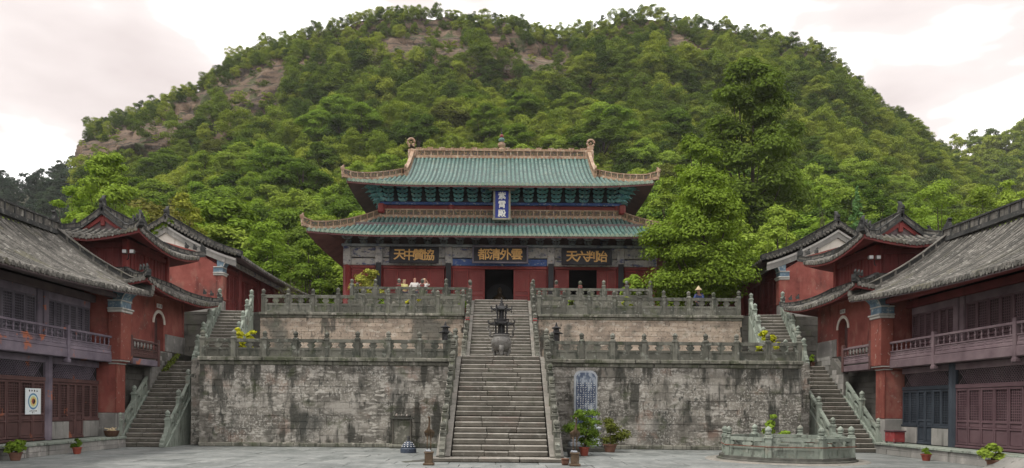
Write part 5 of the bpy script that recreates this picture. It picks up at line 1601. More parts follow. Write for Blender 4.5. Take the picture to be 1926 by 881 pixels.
# ------------------------------------------------------------------ incense bin
x, y = -3.2, 26.0
bn = thing('incense_bin', 'small bell shaped blue grey bin with white dots on the paving', 'bin', (x, y, 0))
mb = MB(); mb.lathe((x, y, 0), [(.27, 0), (.28, .03), (.28, .15), (.26, .17), (.24, .19)], 18); mb.build('base_ring', M['bin_blue'], bn)
mb = MB(); mb.lathe((x, y, 0), [(.24, .18), (.21, .26), (.16, .34), (.09, .40), (.06, .42)], 18); mb.build('dome', M['bin_blue'], bn, None, True)
mb = MB(); mb.lathe((x, y, 0), [(.045, .41), (.05, .47), (.05, .58), (.035, .60)], 10); mb.build('knob', M['pot_dark'], bn)
for row, (r_, z_, n_) in enumerate(((.222, .235, 12), (.185, .30, 10), (.135, .365, 8))):
    for k in range(n_):
        a = 2 * PI * k / n_ - PI / 2
        mb = MB(); c_ = (x + r_ * math.cos(a), y + r_ * math.sin(a), z_)
        mb.tube([(c_[0], c_[1], c_[2]), (c_[0] + .012 * math.cos(a), c_[1] + .012 * math.sin(a), c_[2] + .006)], .018, 7); mb.build('dot', M['white'], bn)

# ------------------------------------------------------------------ cranes on pedestals
def crane(x, y, label, neck):
    c = thing('crane_statue', label, 'statue', (x, y, 0), 'bronze cranes')
    mb = MB()
    mb.bbox(x - .11, x + .11, y - .11, y + .11, .06, .36, .015); mb.bbox(x - .15, x + .15, y - .15, y + .15, .0, .07, .015); mb.bbox(x - .13, x + .13, y - .13, y + .13, .33, .38, .012)
    mb.build('pedestal', M['bronze_brown'], c)
    mb = MB(); rr = random.Random(3)
    for k in range(5): mb.lathe((x + rr.uniform(-.07, .07), y + rr.uniform(-.07, .07), .37), [(.04, 0), (.055, .03), (.03, .065)], 6)
    mb.build('rock', M['stele_white'], c)
    # body with neck and tail as one continuous swept surface
    path = [(x, y + .22, .80), (x, y + .14, .86), (x, y + .04, .92), (x, y - .06, .95), (x, y - .12, 1.02), (x + .012, y - .11, 1.12), (x + .02, y - .12, 1.24), (x + .01, y - .14, 1.33), (x, y - .20, 1.35), (x, y - .32, 1.33)]
    mb = MB(); mb.tube(path, [.02, .075, .105, .09, .045, .026, .022, .03, .026, .004], 10); mb.build('body', M['bronze_brown'], c, None, True)
    for k in (-1, 1):
        mb = MB(); mb.tube([(x + k * .06, y - .07, .98), (x + k * .105, y + .04, .92), (x + k * .085, y + .18, .80), (x + k * .05, y + .27, .74)], [.02, .045, .035, .008], 7); mb.build('wing', M['bronze_brown'], c, None, True)
        mb = MB(); mb.tube([(x + k * .045, y + .02, .86), (x + k * .05, y + .03, .66), (x + k * .05, y + .0, .64), (x + k * .05, y + .01, .42)], [.028, .015, .018, .014], 6)
        for dq in (-.04, 0, .04): mb.tube([(x + k * .05, y + .01, .425), (x + k * .05 + dq, y - .06, .405)], [.012, .006], 5)
        mb.build('leg', M['bronze_brown'], c, None, True)
crane(-1.98, 20.75, 'slender bronze crane on a square pedestal left of the central stairs', 0)
crane(2.10, 20.85, 'slender bronze crane on a square pedestal beside the potted bonsai right of the stairs', 0)
# flat dark patch on the paving beside the left crane
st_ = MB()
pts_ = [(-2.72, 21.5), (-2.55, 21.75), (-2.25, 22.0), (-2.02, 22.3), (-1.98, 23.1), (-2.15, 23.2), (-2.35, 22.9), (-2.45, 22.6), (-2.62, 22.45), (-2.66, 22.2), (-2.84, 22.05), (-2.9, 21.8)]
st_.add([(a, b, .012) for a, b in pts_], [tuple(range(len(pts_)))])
st_.build('dark_patch', M['dark_stone'], court)

# ------------------------------------------------------------------ octagonal well
WX, WY, WR = 9.2, 24.0, 1.96
we = thing('stone_well', 'octagonal pale green stone well rail with bud topped posts on the right of the court', 'well', (WX, WY, 0))
mb = MB(); mb.lathe((WX, WY, 0), [(WR + .18, 0), (WR + .18, .07), (WR + .10, .09), (WR + .10, .17), (WR - .12, .17), (WR - .12, .06)], 32); mb.build('base_ring', M['dark_stone'], we)
mb = MB(); mb.lathe((WX, WY, 0), [(WR + .55, 0), (WR + .5, .03), (WR + .2, .034)], 40); mb.build('apron', M['step'], we)
wp = [(WX + WR * math.sin(R(10 + 45 * i)), WY - WR * math.cos(R(10 + 45 * i)), .17) for i in range(8)]
for i in range(8):
    rail_run(we, wp[i], wp[(i + 1) % 8], 1, 'green_stone', h=.60, thick=.12, ends=(True, False), posth=.66)
mb = MB()
ring = [(p[0] + (p[0] - WX) * .065, p[1] + (p[1] - WY) * .065, .50) for p in wp]
mb.tube(ring + [ring[0]], .014, 5, False); mb.build('iron_band', M['iron'], we)
mb = MB(); mb.lathe((WX, WY, 0), [(WR - .25, .0), (.9, .02)], 24); mb.build('inner_floor', M['dark_stone'], we)

# ------------------------------------------------------------------ small things
potted('bonsai', 'potted bonsai with layered cloud foliage in front of the tall stele', (2.85, 25.2, 0), .17, .30, 'pot_red', .78, 1.30, 3400, .045, 'leaf_mid', 31, clumps=12)
potted('bonsai', 'wide potted juniper in a terracotta pot right of the tall stele', (4.05, 27.4, 0), .24, .30, 'pot_brown', .70, .95, 2600, .045, 'leaf_olive', 32, clumps=11)
t = thing('flower_pot', 'empty dark flower pot by the foot of the central stairs', 'pot', (2.35, 24.6, 0), 'empty pots'); pot(t, (2.35, 24.6, 0), .14, .28, 'pot_dark')
t = thing('flower_pot', 'small square brown pot beside the right crane pedestal', 'pot', (1.86, 21.2, 0), 'empty pots'); pot(t, (1.86, 21.2, 0), .10, .18, 'pot_brown', True)
potted('potted_plant', 'leafy green plant in a brown pot at the left edge', (-13.80, 21.2, 0), .17, .24, 'pot_brown', .32, .34, 700, .07, 'leaf_mid', 33, clumps=8)
potted('potted_plant', 'small plant in a red pot below the left wing', (-13.75, 24.2, 0), .14, .22, 'pot_red', .16, .26, 300, .06, 'leaf_mid', 34, clumps=5)
potted('potted_plant', 'tiny sprout in a red pot below the right wing', (13.8, 24.1, 0), .15, .22, 'pot_red', .13, .20, 160, .06, 'leaf_bright', 35, clumps=4)
potted('potted_plant', 'bushy bright plant in a brown pot at the right edge', (13.85, 20.9, 0), .17, .26, 'pot_brown', .34, .42, 900, .075, 'leaf_bright', 36, clumps=9)
t = thing('shrub', 'bright yellow green shrub behind the stone well', 'plant', (10.15, 27.7, 0)); cl = crown_clumps(.52, 1.25, .2, 9, 37)
v, f = leaf_cloud(cl, 900, .085, 37); place('foliage', big_mesh('foliage', v, f, M['leaf_bright']), (10.15, 27.7, 0), t); place('stems', limbs(cl, 1.1, .03, 3).mesh('stems', M['bark']), (10.15, 27.7, 0), t)
for s, side in ((-1, 'left'), (1, 'right')):
    for k in range(2):
        p = (s * (11.25 - .55 * k if s < 0 else 11.05 + .5 * k), 31.6 + .2 * k, F1)
        potted('flowering_shrub', 'yellow flowering shrub above the lower rail at the %s end, %s of two' % (side, ('outer', 'inner')[k] if s < 0 else ('inner', 'outer')[k]), p, .18, .3, 'pot_dark', .42 - .04 * k, 1.15 - .1 * k, 1500, .07, 'leaf_flower', 40 + k + 5 * (s > 0), group='yellow shrubs', clumps=7)
    potted('potted_tree', 'round flowering bush in a pot on the hall platform, %s of the door' % side, (s * 7.45 - .1, 42.2, F3), .35, .5, 'pot_dark', 1.0 if s < 0 else .85, 1.55 if s < 0 else 1.25, 2600, .085, 'leaf_yellow' if s < 0 else 'leaf_bright', 50 + s, group='platform bushes', clumps=12)
for k, (x, h, lab) in enumerate(((-6.25, .65, 'left of the three people'), (-4.55, .62, 'just below the three people'), (3.75, .62, 'below the open right door'), (6.6, .66, 'right of the open right door'), (-1.95, .3, 'next to the stair head'))):
    potted('potted_flower', 'yellow green potted flower behind the upper rail %s' % lab, (x, 38.75, F2), .17, .34, 'pot_red', .42, h, 700, .075, 'leaf_flower' if k in (1, 3) else 'leaf_bright', 60 + k, group='flowers along the upper rail', clumps=6)
for k in range(3):
    potted('potted_flower', 'potted green plant on the ledge by the right arched door, %s of three' % ('nearest', 'middle', 'farthest')[k], (13.95 + .12 * k, 33.35 + .38 * k, F1), .13, .2, 'pot_brown', .2, .3, 240, .06, 'leaf_bright', 70 + k, group='pots by the right arch', clumps=5)
# bare pinkish shrub near the left side hall
t = thing('bare_shrub', 'bare twiggy pinkish shrub at the left end of the upper terrace', 'plant', (-12.2, 43.0, F2))
mb = MB(); rr = random.Random(8)
for k in range(26):
    a, q = rr.uniform(0, 2 * PI), rr.uniform(.3, 1.0)
    p1 = Vector((-12.2 + math.cos(a) * q * .3, 43 + math.sin(a) * q * .3, F2 + rr.uniform(.5, 1.0)))
    p2 = Vector((-12.2 + math.cos(a) * q, 43 + math.sin(a) * q, F2 + rr.uniform(1.3, 2.5)))
    mb.tube([(-12.2, 43, F2), p1, p2], [.035, .018, .006], 5)
    for j in range(4):
        c_ = p1.lerp(p2, rr.uniform(.3, 1)); mb.tube([c_, c_ + Vector((rr.uniform(-.3, .3), rr.uniform(-.3, .3), rr.uniform(.05, .4)))], [.008, .004], 4)
mb.build('twigs', M['bark'], t)
v, f = leaf_cloud([((0, 0, 1.6), (.9, .9, .8))], 160, .05, 9); place('foliage', big_mesh('foliage', v, f, M['leaf_olive']), (-12.2, 43, F2), t)
# vine on the left gable
t = thing('wall_vine', 'green vine hanging over the white gable of the left side hall', 'plant', (-19, 39.9, 10))
cl = [((-.9 + .28 * k, 0, -.55 + .20 * k + .05 * math.sin(k * 2)), (.26, .07, .2)) for k in range(7)]
v, f = leaf_cloud(cl, 500, .06, 5); place('foliage', big_mesh('foliage', v, f, M['leaf_mid']), (-18.6, 39.86, 10.75), t)
# weeds on the parapets of the side stairs
t = thing('wall_weeds', 'mossy weeds growing on the parapet of the left side stairs', 'plant', (-14.2, 33, F1))
cl = [((.05 * k, -.3 * k, -.12 * k), (.14, .16, .12)) for k in range(7)]
v, f = leaf_cloud(cl, 500, .05, 15); place('foliage', big_mesh('foliage', v, f, M['grass']), (-14.35, 33.0, F1 + .25), t)
# basket and cabinet on the plinths
x, y, z = -14.38, 27.55, .42
b = thing('basket', 'round dark woven basket of yellow offcuts on the left plinth', 'basket', (x, y, z))
mb = MB(); mb.lathe((x, y, z), [(.17, 0), (.22, .06), (.26, .2), (.27, .23), (.24, .23), (.22, .16)], 14); mb.build('basket_body', M['basket'], b)
mb = MB(); rr = random.Random(2)
for k in range(14): mb.tube([(x + rr.uniform(-.15, .15), y + rr.uniform(-.15, .15), z + .2), (x + rr.uniform(-.2, .2), y + rr.uniform(-.2, .2), z + rr.uniform(.24, .34))], .018, 5)
mb.build('contents', M['straw'], b)
x, y, z = 14.48, 27.3, .42
b = thing('wooden_chest', 'small red brown wooden chest on the right plinth beside the pier', 'chest', (x, y, z))
mb = MB(); mb.bbox(x - .2, x + .2, y - .32, y + .32, z + .05, z + .42, .015); mb.build('chest_body', M['red_paint'], b)
mb = MB(); mb.bbox(x - .23, x + .23, y - .35, y + .35, z + .42, z + .47, .01); mb.build('lid', M['door_plum'], b)
for q in (-.28, .28):
    for p in (-.16, .16):
        mb = MB(); mb.bbox(x + p - .03, x + p + .03, y + q - .03, y + q + .03, z, z + .06, .005); mb.build('foot', M['door_plum'], b)
# pale ramp stone at the right edge
mb = MB(); mb.prism([(13.5, 19.0, 0), (14.1, 19.0, .38), (14.1, 19.0, 0)], (0, 1.9, 0))
solo(mb, 'ramp_stone', M['grey_brick'], 'pale sloping ramp stone at the lower right edge', 'ramp')
# poster on the doors of the left wing
px_, yc_, zc_ = -15.15 + .075, 24.02, 1.70
po = thing('poster', 'white poster with a blue and yellow ring emblem on the left doors', 'poster', (px_, yc_, zc_))
mb = MB(); mb.box(px_ - .006, px_, yc_ - .40, yc_ + .40, zc_ - .42, zc_ + .42); mb.build('sheet', M['poster'], po)
def disc(nm, r_, off, mat, sy=1.0, n=24, dy=0, dz=0, a0=0, a1=360):
    mb = MB(); pts = [(px_ + off, yc_ + dy + r_ * math.cos(R(a0 + (a1 - a0) * i / n)), zc_ + dz + r_ * math.sin(R(a0 + (a1 - a0) * i / n))) for i in range(n + (0 if a1 - a0 == 360 else 1))]
    mb.add(pts, [tuple(range(len(pts)))]); mb.build(nm, M[mat], po)
disc('emblem_ring', .265, .002, 'poster_blue'); disc('emblem_field', .21, .004, 'poster_pale'); disc('emblem_field', .17, .006, 'poster_yellow')
for k in range(8): disc('emblem_petal', .035, .008, 'poster_orange', dy=.10 * math.cos(R(45 * k)), dz=.10 * math.sin(R(45 * k)), n=10)
disc('emblem_core', .085, .010, 'poster_red'); disc('emblem_core', .085, .012, 'black', a0=-100, a1=80, n=12)
def marks(y0, y1, z, n, h_, seed):
    rr = random.Random(seed)
    for k in range(n):
        y = y0 + (y1 - y0) * (k + .5) / n
        mb = MB()
        for q in range(4):
            if q % 2: mb.box(px_, px_ + .004, y - h_ * .4, y + h_ * .4, z + rr.uniform(-.4, .3) * h_, z + rr.uniform(-.4, .3) * h_ + .014)
            else: mb.box(px_, px_ + .003, y + rr.uniform(-.3, .2) * h_, y + rr.uniform(-.3, .2) * h_ + .014, z - h_ * .45, z + h_ * .45)
        mb.build('printed_mark', M['black'], po)
marks(yc_ - .26, yc_ + .26, zc_ + .34, 4, .07, 1); marks(yc_ - .20, yc_ + .20, zc_ - .315, 6, .04, 2); marks(yc_ - .08, yc_ + .08, zc_ - .37, 2, .04, 3)

# ------------------------------------------------------------------ people
def skin_mesh(name, verts, edges, radii, mat, parent, root=0, sub=2):
    me = bpy.data.meshes.new(name)
    o0 = Vector(verts[0])
    me.from_pydata([tuple(Vector(v) - o0) for v in verts], edges, [])
    me.materials.append(mat)
    ob = place(name, me, o0, parent)
    sm = ob.modifiers.new('skin', 'SKIN'); sm.use_smooth_shade = True
    for i, r_ in enumerate(radii):
        me.skin_vertices[0].data[i].radius = (r_, r_) if not isinstance(r_, tuple) else r_
    me.skin_vertices[0].data[root].use_root = True
    ss = ob.modifiers.new('sub', 'SUBSURF'); ss.levels = sub; ss.render_levels = sub
    return ob

def person(loc, face, label, shirt, trousers, hair, arms, hat=None, lean=0, k=1.0, long_hair=False):
    """standing figure; face: direction looked at in degrees (0 = +X); arms: two (elbow, wrist) pairs in body axes (right, forward, up)"""
    p = thing('person', label, 'person', loc, 'visitors on the terraces')
    f = Vector((math.cos(R(face)), math.sin(R(face)), 0)); r = Vector((f.y, -f.x, 0)); u = Vector((0, 0, 1))
    L = Vector(loc)
    def q(a, b, c):
        if lean and c > .9: b += (c - .9) * math.tan(R(lean)); c = .9 + (c - .9) * math.cos(R(lean))
        return L + (r * a + f * b + u * c) * k
    V = [q(0, 0, .93), q(0, 0, 1.12), q(0, .01, 1.32), q(0, 0, 1.42), q(0, .01, 1.48), q(0, .02, 1.60), q(0, .02, 1.70)]
    E = [(i, i + 1) for i in range(6)]; Rr = [.15, .135, .155, .08, .055, .09, .065]
    Rr = [x * k for x in Rr]
    for sd, (el, wr) in zip((-1, 1), arms):
        n = len(V)
        V += [q(sd * .18, 0, 1.38), q(*el), q(*wr), q(wr[0], wr[1] + .05, wr[2] + .03)]
        E += [(2, n), (n, n + 1), (n + 1, n + 2), (n + 2, n + 3)]; Rr += [.065 * k, .048 * k, .035 * k, .035 * k]
    for sd in (-1, 1):
        n = len(V)
        V += [q(sd * .10, 0, .86), q(sd * .11, .02, .48), q(sd * .11, 0, .07), q(sd * .11, .14, .03)]
        E += [(0, n), (n, n + 1), (n + 1, n + 2), (n + 2, n + 3)]; Rr += [.085 * k, .06 * k, .042 * k, .04 * k]
    skin_mesh('body', V, E, Rr, M['skin'], p)
    # clothes follow the body a little further out
    S = [V[0] + u * .02, V[1], V[2], V[3] - u * .02]; SE = [(0, 1), (1, 2), (2, 3)]; SR = [.175 * k, .16 * k, .175 * k, .085 * k]
    for b0 in (7, 11):
        n = len(S); S += [V[b0], V[b0 + 1], V[b0 + 1].lerp(V[b0 + 2], .3)]; SE += [(2, n), (n, n + 1), (n + 1, n + 2)]; SR += [.085 * k, .066 * k, .06 * k]
    skin_mesh('shirt', S, SE, SR, M[shirt], p)
    S = [V[0] - u * .03]; SE = []; SR = [.17 * k]
    for b0 in (15, 19):
        n = len(S); S += [V[b0], V[b0 + 1], V[b0 + 2] + u * .05]; SE += [(0, n), (n, n + 1), (n + 1, n + 2)]; SR += [.105 * k, .08 * k, .065 * k]
    skin_mesh('trousers', S, SE, SR, M[trousers], p)
    H = [V[5] - f * .02 * k + u * .02 * k, V[6] - f * .02 * k + u * .015 * k] + ([V[4] - f * .07 * k] if long_hair else [])
    skin_mesh('hair', H, [(0, 1)] + ([(0, 2)] if long_hair else []), [.097 * k, .078 * k] + ([.07 * k] if long_hair else []), M[hair], p)
    if hat:
        mb = MB(); c = V[6] + u * .01
        mb.lathe(c, [(.24 * k, -.02), (.25 * k, 0), (.13 * k, .03), (.11 * k, .12), (.04 * k, .15)] if hat == 'brim' else [(.21 * k, -.03), (.13 * k, .05), (.02 * k, .2)], 14)
        mb.build('hat', M['straw'] if hat != 'cap' else M['cloth_orange'], p)
    return p
person((-5.62, 43.2, F3), 300, 'person in a yellow top, leftmost of three at the platform rail', 'cloth_yellow', 'cloth_dark', 'straw', [((-.26, .02, 1.12), (-.22, .16, .98)), ((.26, .02, 1.12), (.22, .16, .98))], k=.94, long_hair=True)
person((-5.02, 43.2, F3), 100, 'person in a white shirt with a shoulder strap, middle of three at the platform rail', 'cloth_white', 'cloth_dark', 'skin', [((-.30, .02, 1.14), (-.28, .10, .90)), ((.30, .02, 1.14), (.28, .10, .90))], k=1.0)
person((-4.47, 43.3, F3), 280, 'person in white raising a camera, rightmost of three at the platform rail', 'cloth_white', 'cloth_dark', 'straw', [((-.26, .18, 1.30), (-.10, .24, 1.55)), ((.26, .18, 1.30), (.10, .24, 1.55))], k=1.0)
person((10.55, 39.6, F2), 250, 'person in a blue shirt and pointed straw hat bending behind the right upper rail', 'cloth_blue', 'cloth_dark', 'hair', [((-.24, .30, 1.10), (-.15, .45, .90)), ((.24, .30, 1.10), (.15, .45, .90))], hat='cone', lean=38, k=.95)
# ------------------------------------------------------------------ mountain
ROLL = .00785
def unroll(u, v): return u + (v - H0) * ROLL, v - (u - U0) * ROLL
def ratio(v): return (H0 - v) / FPX
import mathutils
mn = mathutils.noise

CREST = [(146, 300), (152, 262), (165, 246), (200, 240), (250, 214), (330, 176), (380, 158), (430, 113), (500, 90), (560, 70), (620, 58), (680, 44), (740, 30), (800, 33), (850, 36), (900, 42), (960, 47), (1010, 52), (1060, 64), (1110, 55), (1160, 46), (1210, 36), (1260, 36), (1310, 48), (1360, 56), (1410, 66), (1470, 76), (1530, 95), (1575, 117), (1600, 142), (1640, 177), (1680, 212), (1720, 247), (1760, 281), (1800, 312), (1850, 352), (1926, 392), (2100, 440)]
cru = [unroll(u, v)[0] for u, v in CREST]; crv = [unroll(u, v)[1] for u, v in CREST]
def crest_ratio(u): return ratio(float(np.interp(u, cru, crv)))
D0, D1 = 66.0, 240.0
R0 = (6.3 - EYE) / D0
GS = [0, .30, .55, .70, .76, .86, .92, 1.0]
GG = [0, .26, .50, .68, .76, .80, .90, 1.0]
def terrain(u, s):
    """point on the mountainside: u = bearing (photo pixels), s = 0 at the foot .. 1 at the crest"""
    g_ = float(np.interp(s, GS, GG))
    d = D0 + (D1 - D0) * g_
    r = R0 + (crest_ratio(u) - R0) * s
    p = Vector(((u - U0) / FPX * d, d, EYE + r * d))
    n1 = mn.fractal(Vector((p.x * .03, p.z * .06, 3.1)), 1.0, 2.0, 5)
    n2 = mn.fractal(Vector((p.x * .02, p.z * .30, 7.7)), 1.0, 2.0, 4)
    k = min(1, s * 3) * (1 - .5 * s)
    n3 = mn.fractal(Vector((p.x * .12, p.z * .12, 1.3)), 1.0, 2.0, 4)
    p.y += (n1 * 9 + n2 * 3.5 + n3 * 2.2) * k
    p.x += n2 * 2.0 * k
    q = p.z * .22 + n1 * 2.5 + n3 * .6                # broken ledges
    p.y += ((q % 1.0) ** .5) * 2.6 * k
    return p
us = [148 + (2060 - 148) * i / 380 for i in range(381)]
rows = []
ns = 150
for j in range(ns + 1):
    s_ = j / ns
    row = []
    for i, u in enumerate(us):
        row.append(terrain(u, s_))
    # cliff face that closes the left end of the mountain
    e = row[0]
    pre = [Vector((e.x - 3.0 - 2 * mn.noise(Vector((e.z * .1, 0, 5))), e.y + 14, max(6.0, e.z * .25))), Vector((e.x - .8 - .8 * mn.noise(Vector((e.z * .25, 0, 5))), e.y + 3, e.z * .8 + 1.2))]
    rows.append(pre + row)
mb = MB(); mb.grid(rows)
# back slope so the crest has thickness
mb.grid([rows[-1], [p + Vector((0, 60, -40)) for p in rows[-1]]])
mountain = structure(mb, 'mountain', M['rock'], None, True)

def hill(name, crest, d_foot, d_top, z_foot, mat):
    rows = []
    for j in range(13):
        s_ = j / 12; d = d_foot + (d_top - d_foot) * s_
        row = []
        for k in range(61):
            u = crest[0][0] + (crest[-1][0] - crest[0][0]) * k / 60
            uu, vv = unroll(u, float(np.interp(u, [c[0] for c in crest], [c[1] for c in crest])))
            zt = EYE + ratio(vv) * d_top
            x = (uu - U0) / FPX * d
            row.append(Vector((x, d, z_foot + (zt - z_foot) * s_ ** 1.2 + 2 * mn.noise(Vector((x * .05, d * .05, 2))))))
        rows.append(row)
    mb = MB(); mb.grid(rows); mb.grid([rows[-1], [p + Vector((0, 40, -40)) for p in rows[-1]]])
    structure(mb, name, mat, None, True)
    return rows
hl_rows = hill('left_hill', [(-260, 372), (0, 366), (60, 362), (110, 346), (140, 340), (170, 346), (260, 366)], 130, 300, 8, M['ground'])
hr_rows = hill('right_hill', [(1640, 330), (1740, 320), (1800, 310), (1830, 288), (1870, 278), (1926, 268), (2150, 262)], 150, 330, 10, M['ground'])

# bare rock places where no trees grow
CLIFFS = [[(690, 78), (760, 62), (800, 50), (885, 62), (915, 112), (860, 98), (800, 100), (720, 104), (680, 112)],
          [(915, 70), (1000, 82), (1078, 96), (1066, 132), (1000, 124), (925, 104)], [(945, 138), (1005, 148), (998, 186), (960, 166)],
          [(190, 250), (262, 216), (330, 222), (345, 262), (290, 300), (205, 296)], [(330, 200), (420, 150), (535, 108), (540, 142), (430, 200), (340, 240)],
          [(380, 232), (460, 198), (545, 168), (540, 206), (450, 236), (395, 262)], [(146, 258), (192, 246), (206, 300), (150, 325)], [(1260, 66), (1310, 72), (1305, 92), (1262, 88)]]
CLIFFS = [[unroll(*p) for p in c] for c in CLIFFS]
def inside(poly, u, v):
    k = False; n = len(poly)
    for i in range(n):
        (x1, y1), (x2, y2) = poly[i], poly[(i + 1) % n]
        if (y1 > v) != (y2 > v) and u < (x2 - x1) * (v - y1) / (y2 - y1) + x1: k = not k
    return k
def proj(p): return U0 + p.x / p.y * FPX, H0 - (p.z - EYE) / p.y * FPX

# tree places on the slope, walked row by row from the crest down
spots = []
tr_ = random.Random(5)
s_ = 1.0
while s_ > .0:
    u = 150 + tr_.uniform(0, 20)
    while u < 2010:
        p0 = terrain(u, max(0, min(1, s_ + tr_.uniform(-.012, .012))))
        d = p0.y
        big = .78 + .30 * (240 - d) / 175
        h = tr_.choice((5.5, 7.0, 8.0, 9.5, 11.5)) * tr_.uniform(.88, 1.12) * big * (1.0 if s_ < .88 else .58)
        cw = h * tr_.uniform(.33, .46)
        px = cw * FPX / d
        spots.append((p0, h, cw, tr_.random(), s_))
        u += px * tr_.uniform(.80, 1.30)
    s_ -= .021 + .017 * (1 - s_)
def hidden(p, h, cw):
    u, vt = proj(Vector((p.x, p.y, p.z + h)))
    a, b = u - cw * FPX / p.y, u + cw * FPX / p.y
    if a > 690 and b < 1190 and vt > 300: return True
    if a > 600 and b < 1260 and vt > 420: return True
    if vt > 560: return True
    if b < 250 and vt > 440: return True
    if a > 1640 and vt > 440: return True
    if b < -40 or a > 1960: return True
    return False
keep = []
for sp_ in spots:
    p, h, cw, rn, s_ = sp_
    if hidden(p, h, cw): continue
    bad = False
    for c in CLIFFS:
        for fz in (.15, .55, .9):
            uu, vv = proj(Vector((p.x, p.y, p.z + h * fz)))
            if inside(c, uu, vv) and tr_.random() < .66: bad = True
        if bad: break
    if not bad: keep.append(sp_)
# little shrubs that cling to the ledges of the cliffs
keep.sort(key=lambda q: -(q[2] / q[0].y))
NEAR = keep[:292]; FAR = keep[292:]

def crown_proto(seed, n, leaf, nclump, shape):
    rx, h = 1.0, shape
    cl = crown_clumps(rx, h, 0, nclump, seed, 1.0, tr_.uniform(.7, 1.1), .37)
    return leaf_cloud(cl, n, leaf, seed, .6, 1.0, .72), cl
near_protos = []
kinds = [('leaf_mid', 'mid green broadleaf tree in the forest on the mountainside'), ('leaf_bright', 'fresh bright green broadleaf tree in the forest on the mountainside'), ('leaf_dark', 'dark green tree in the forest on the mountainside'), ('leaf_olive', 'olive green tree in the forest on the mountainside')]
for k in range(8):
    (v, f), cl = crown_proto(100 + k, 15000, .040, 26, 1.75 + .2 * (k % 3))
    top = max(c[0][2] + c[1][2] for c in cl)
    tk_ = MB(); 
    tb = limbs([((c[0][0], c[0][1], c[0][2] + .9), c[1]) for c in cl], top + .9, .07, k, .1, 8, .8)
    near_protos.append((v, f, tb.mesh('trunk', M['bark']), top + .9))
prot_mesh = {}
for i, (p, h, cw, rn, s_) in enumerate(NEAR):
    k = tr_.randrange(8)
    ki = 0 if rn < .46 else 1 if rn < .72 else 2 if rn < .9 else 3
    v, f, tme, hh = near_protos[k]
    if k not in prot_mesh: prot_mesh[k] = big_mesh('crown', v, f, M['leaf_mid'])
    uu, vv = proj(p)
    zone = 'above the left wing' if uu < 250 else 'above the left side hall' if uu < 480 else 'left of the main hall' if uu < 690 else 'behind the main hall roofs' if uu < 1200 else 'right of the main hall' if uu < 1420 else 'above the right side hall' if uu < 1640 else 'above the right wing'
    zone += ', low on the slope' if p.y < 95 else ', halfway up the slope'
    lab = kinds[ki][1].split(' in the')[0] + ' ' + zone
    t = thing('forest_tree', lab, 'tree', p, 'forest trees: ' + lab)
    sc_ = (cw * tr_.uniform(.95, 1.15), cw * tr_.uniform(.95, 1.15), h / hh)
    rz = tr_.uniform(0, 2 * PI)
    place('trunk', tme, (p.x, p.y, p.z - .2), t, (0, 0, rz), sc_)
    MT = M[kinds[ki][0]]
    cr = place('crown', prot_mesh[k], (p.x, p.y, p.z + .9 * h / hh - .2), t, (tr_.uniform(-.08, .08), tr_.uniform(-.08, .08), rz), sc_)
    cr.material_slots[0].link = 'OBJECT'; cr.material_slots[0].material = MT
# the rest of the wood: one mass, crowns instanced on points
def wood(name, label, items, mat, nleaf, leaf, seed, nclump=18):
    pc = bpy.data.collections.new(name + '_crowns')
    gq = np.random.default_rng(seed)
    for k in range(8):
        (v, f), cl = crown_proto(300 + k + seed * 10, nleaf, leaf, nclump, 1.5 + .25 * (k % 3))
        top = max(c[0][2] + c[1][2] for c in cl)
        pc.objects.link(bpy.data.objects.new('crown', big_mesh('crown', v / np.array([1, 1, top]), f, M[mat])))
    n = len(items)
    me = bpy.data.meshes.new(name)
    me.from_pydata([(p.x, p.y, p.z + h * .10) for (p, h, cw, rn, s_) in items], [], [])
    rot = np.zeros((n, 3), dtype=np.float32); rot[:, 2] = gq.uniform(0, 2 * PI, n); rot[:, :2] = gq.uniform(-.1, .1, (n, 2))
    scl = np.array([(cw * 1.08, cw * 1.08, h * .85) for (p, h, cw, rn, s_) in items], dtype=np.float32)
    for nm, dat in (('rot', rot), ('scl', scl)):
        at = me.attributes.new(nm, 'FLOAT_VECTOR', 'POINT'); at.data.foreach_set('vector', dat.ravel())
    at = me.attributes.new('pick', 'INT', 'POINT'); at.data.foreach_set('value', gq.integers(0, 8, n).astype(np.int32))
    me.materials.append(M[mat])
    o = place(name, me, (0, 0, 0))
    ng = bpy.data.node_groups.new(name + '_nodes', 'GeometryNodeTree')
    ng.interface.new_socket('Geometry', in_out='INPUT', socket_type='NodeSocketGeometry')
    ng.interface.new_socket('Geometry', in_out='OUTPUT', socket_type='NodeSocketGeometry')
    N, L = ng.nodes, ng.links
    gi, go = N.new('NodeGroupInput'), N.new('NodeGroupOutput')
    ci = N.new('GeometryNodeCollectionInfo'); ci.inputs['Collection'].default_value = pc
    ci.inputs['Separate Children'].default_value = True; ci.inputs['Reset Children'].default_value = True
    ip = N.new('GeometryNodeInstanceOnPoints'); ip.inputs['Pick Instance'].default_value = True
    def att(nm, tp):
        a = N.new('GeometryNodeInputNamedAttribute'); a.data_type = tp; a.inputs['Name'].default_value = nm
        return [x for x in a.outputs if x.enabled][0]
    L.new(gi.outputs[0], ip.inputs['Points']); L.new(ci.outputs[0], ip.inputs['Instance'])
    L.new(att('pick', 'INT'), ip.inputs['Instance Index'])
    L.new(att('rot', 'FLOAT_VECTOR'), ip.inputs['Rotation']); L.new(att('scl', 'FLOAT_VECTOR'), ip.inputs['Scale'])
    L.new(ip.outputs[0], go.inputs[0])
    md = o.modifiers.new('crowns', 'NODES'); md.node_group = ng
    return tag(o, label, 'forest', None, 'stuff')
wood('forest', 'dense green forest covering the upper mountainside', FAR, 'leaf_far', 5200, .042, 1, 26)
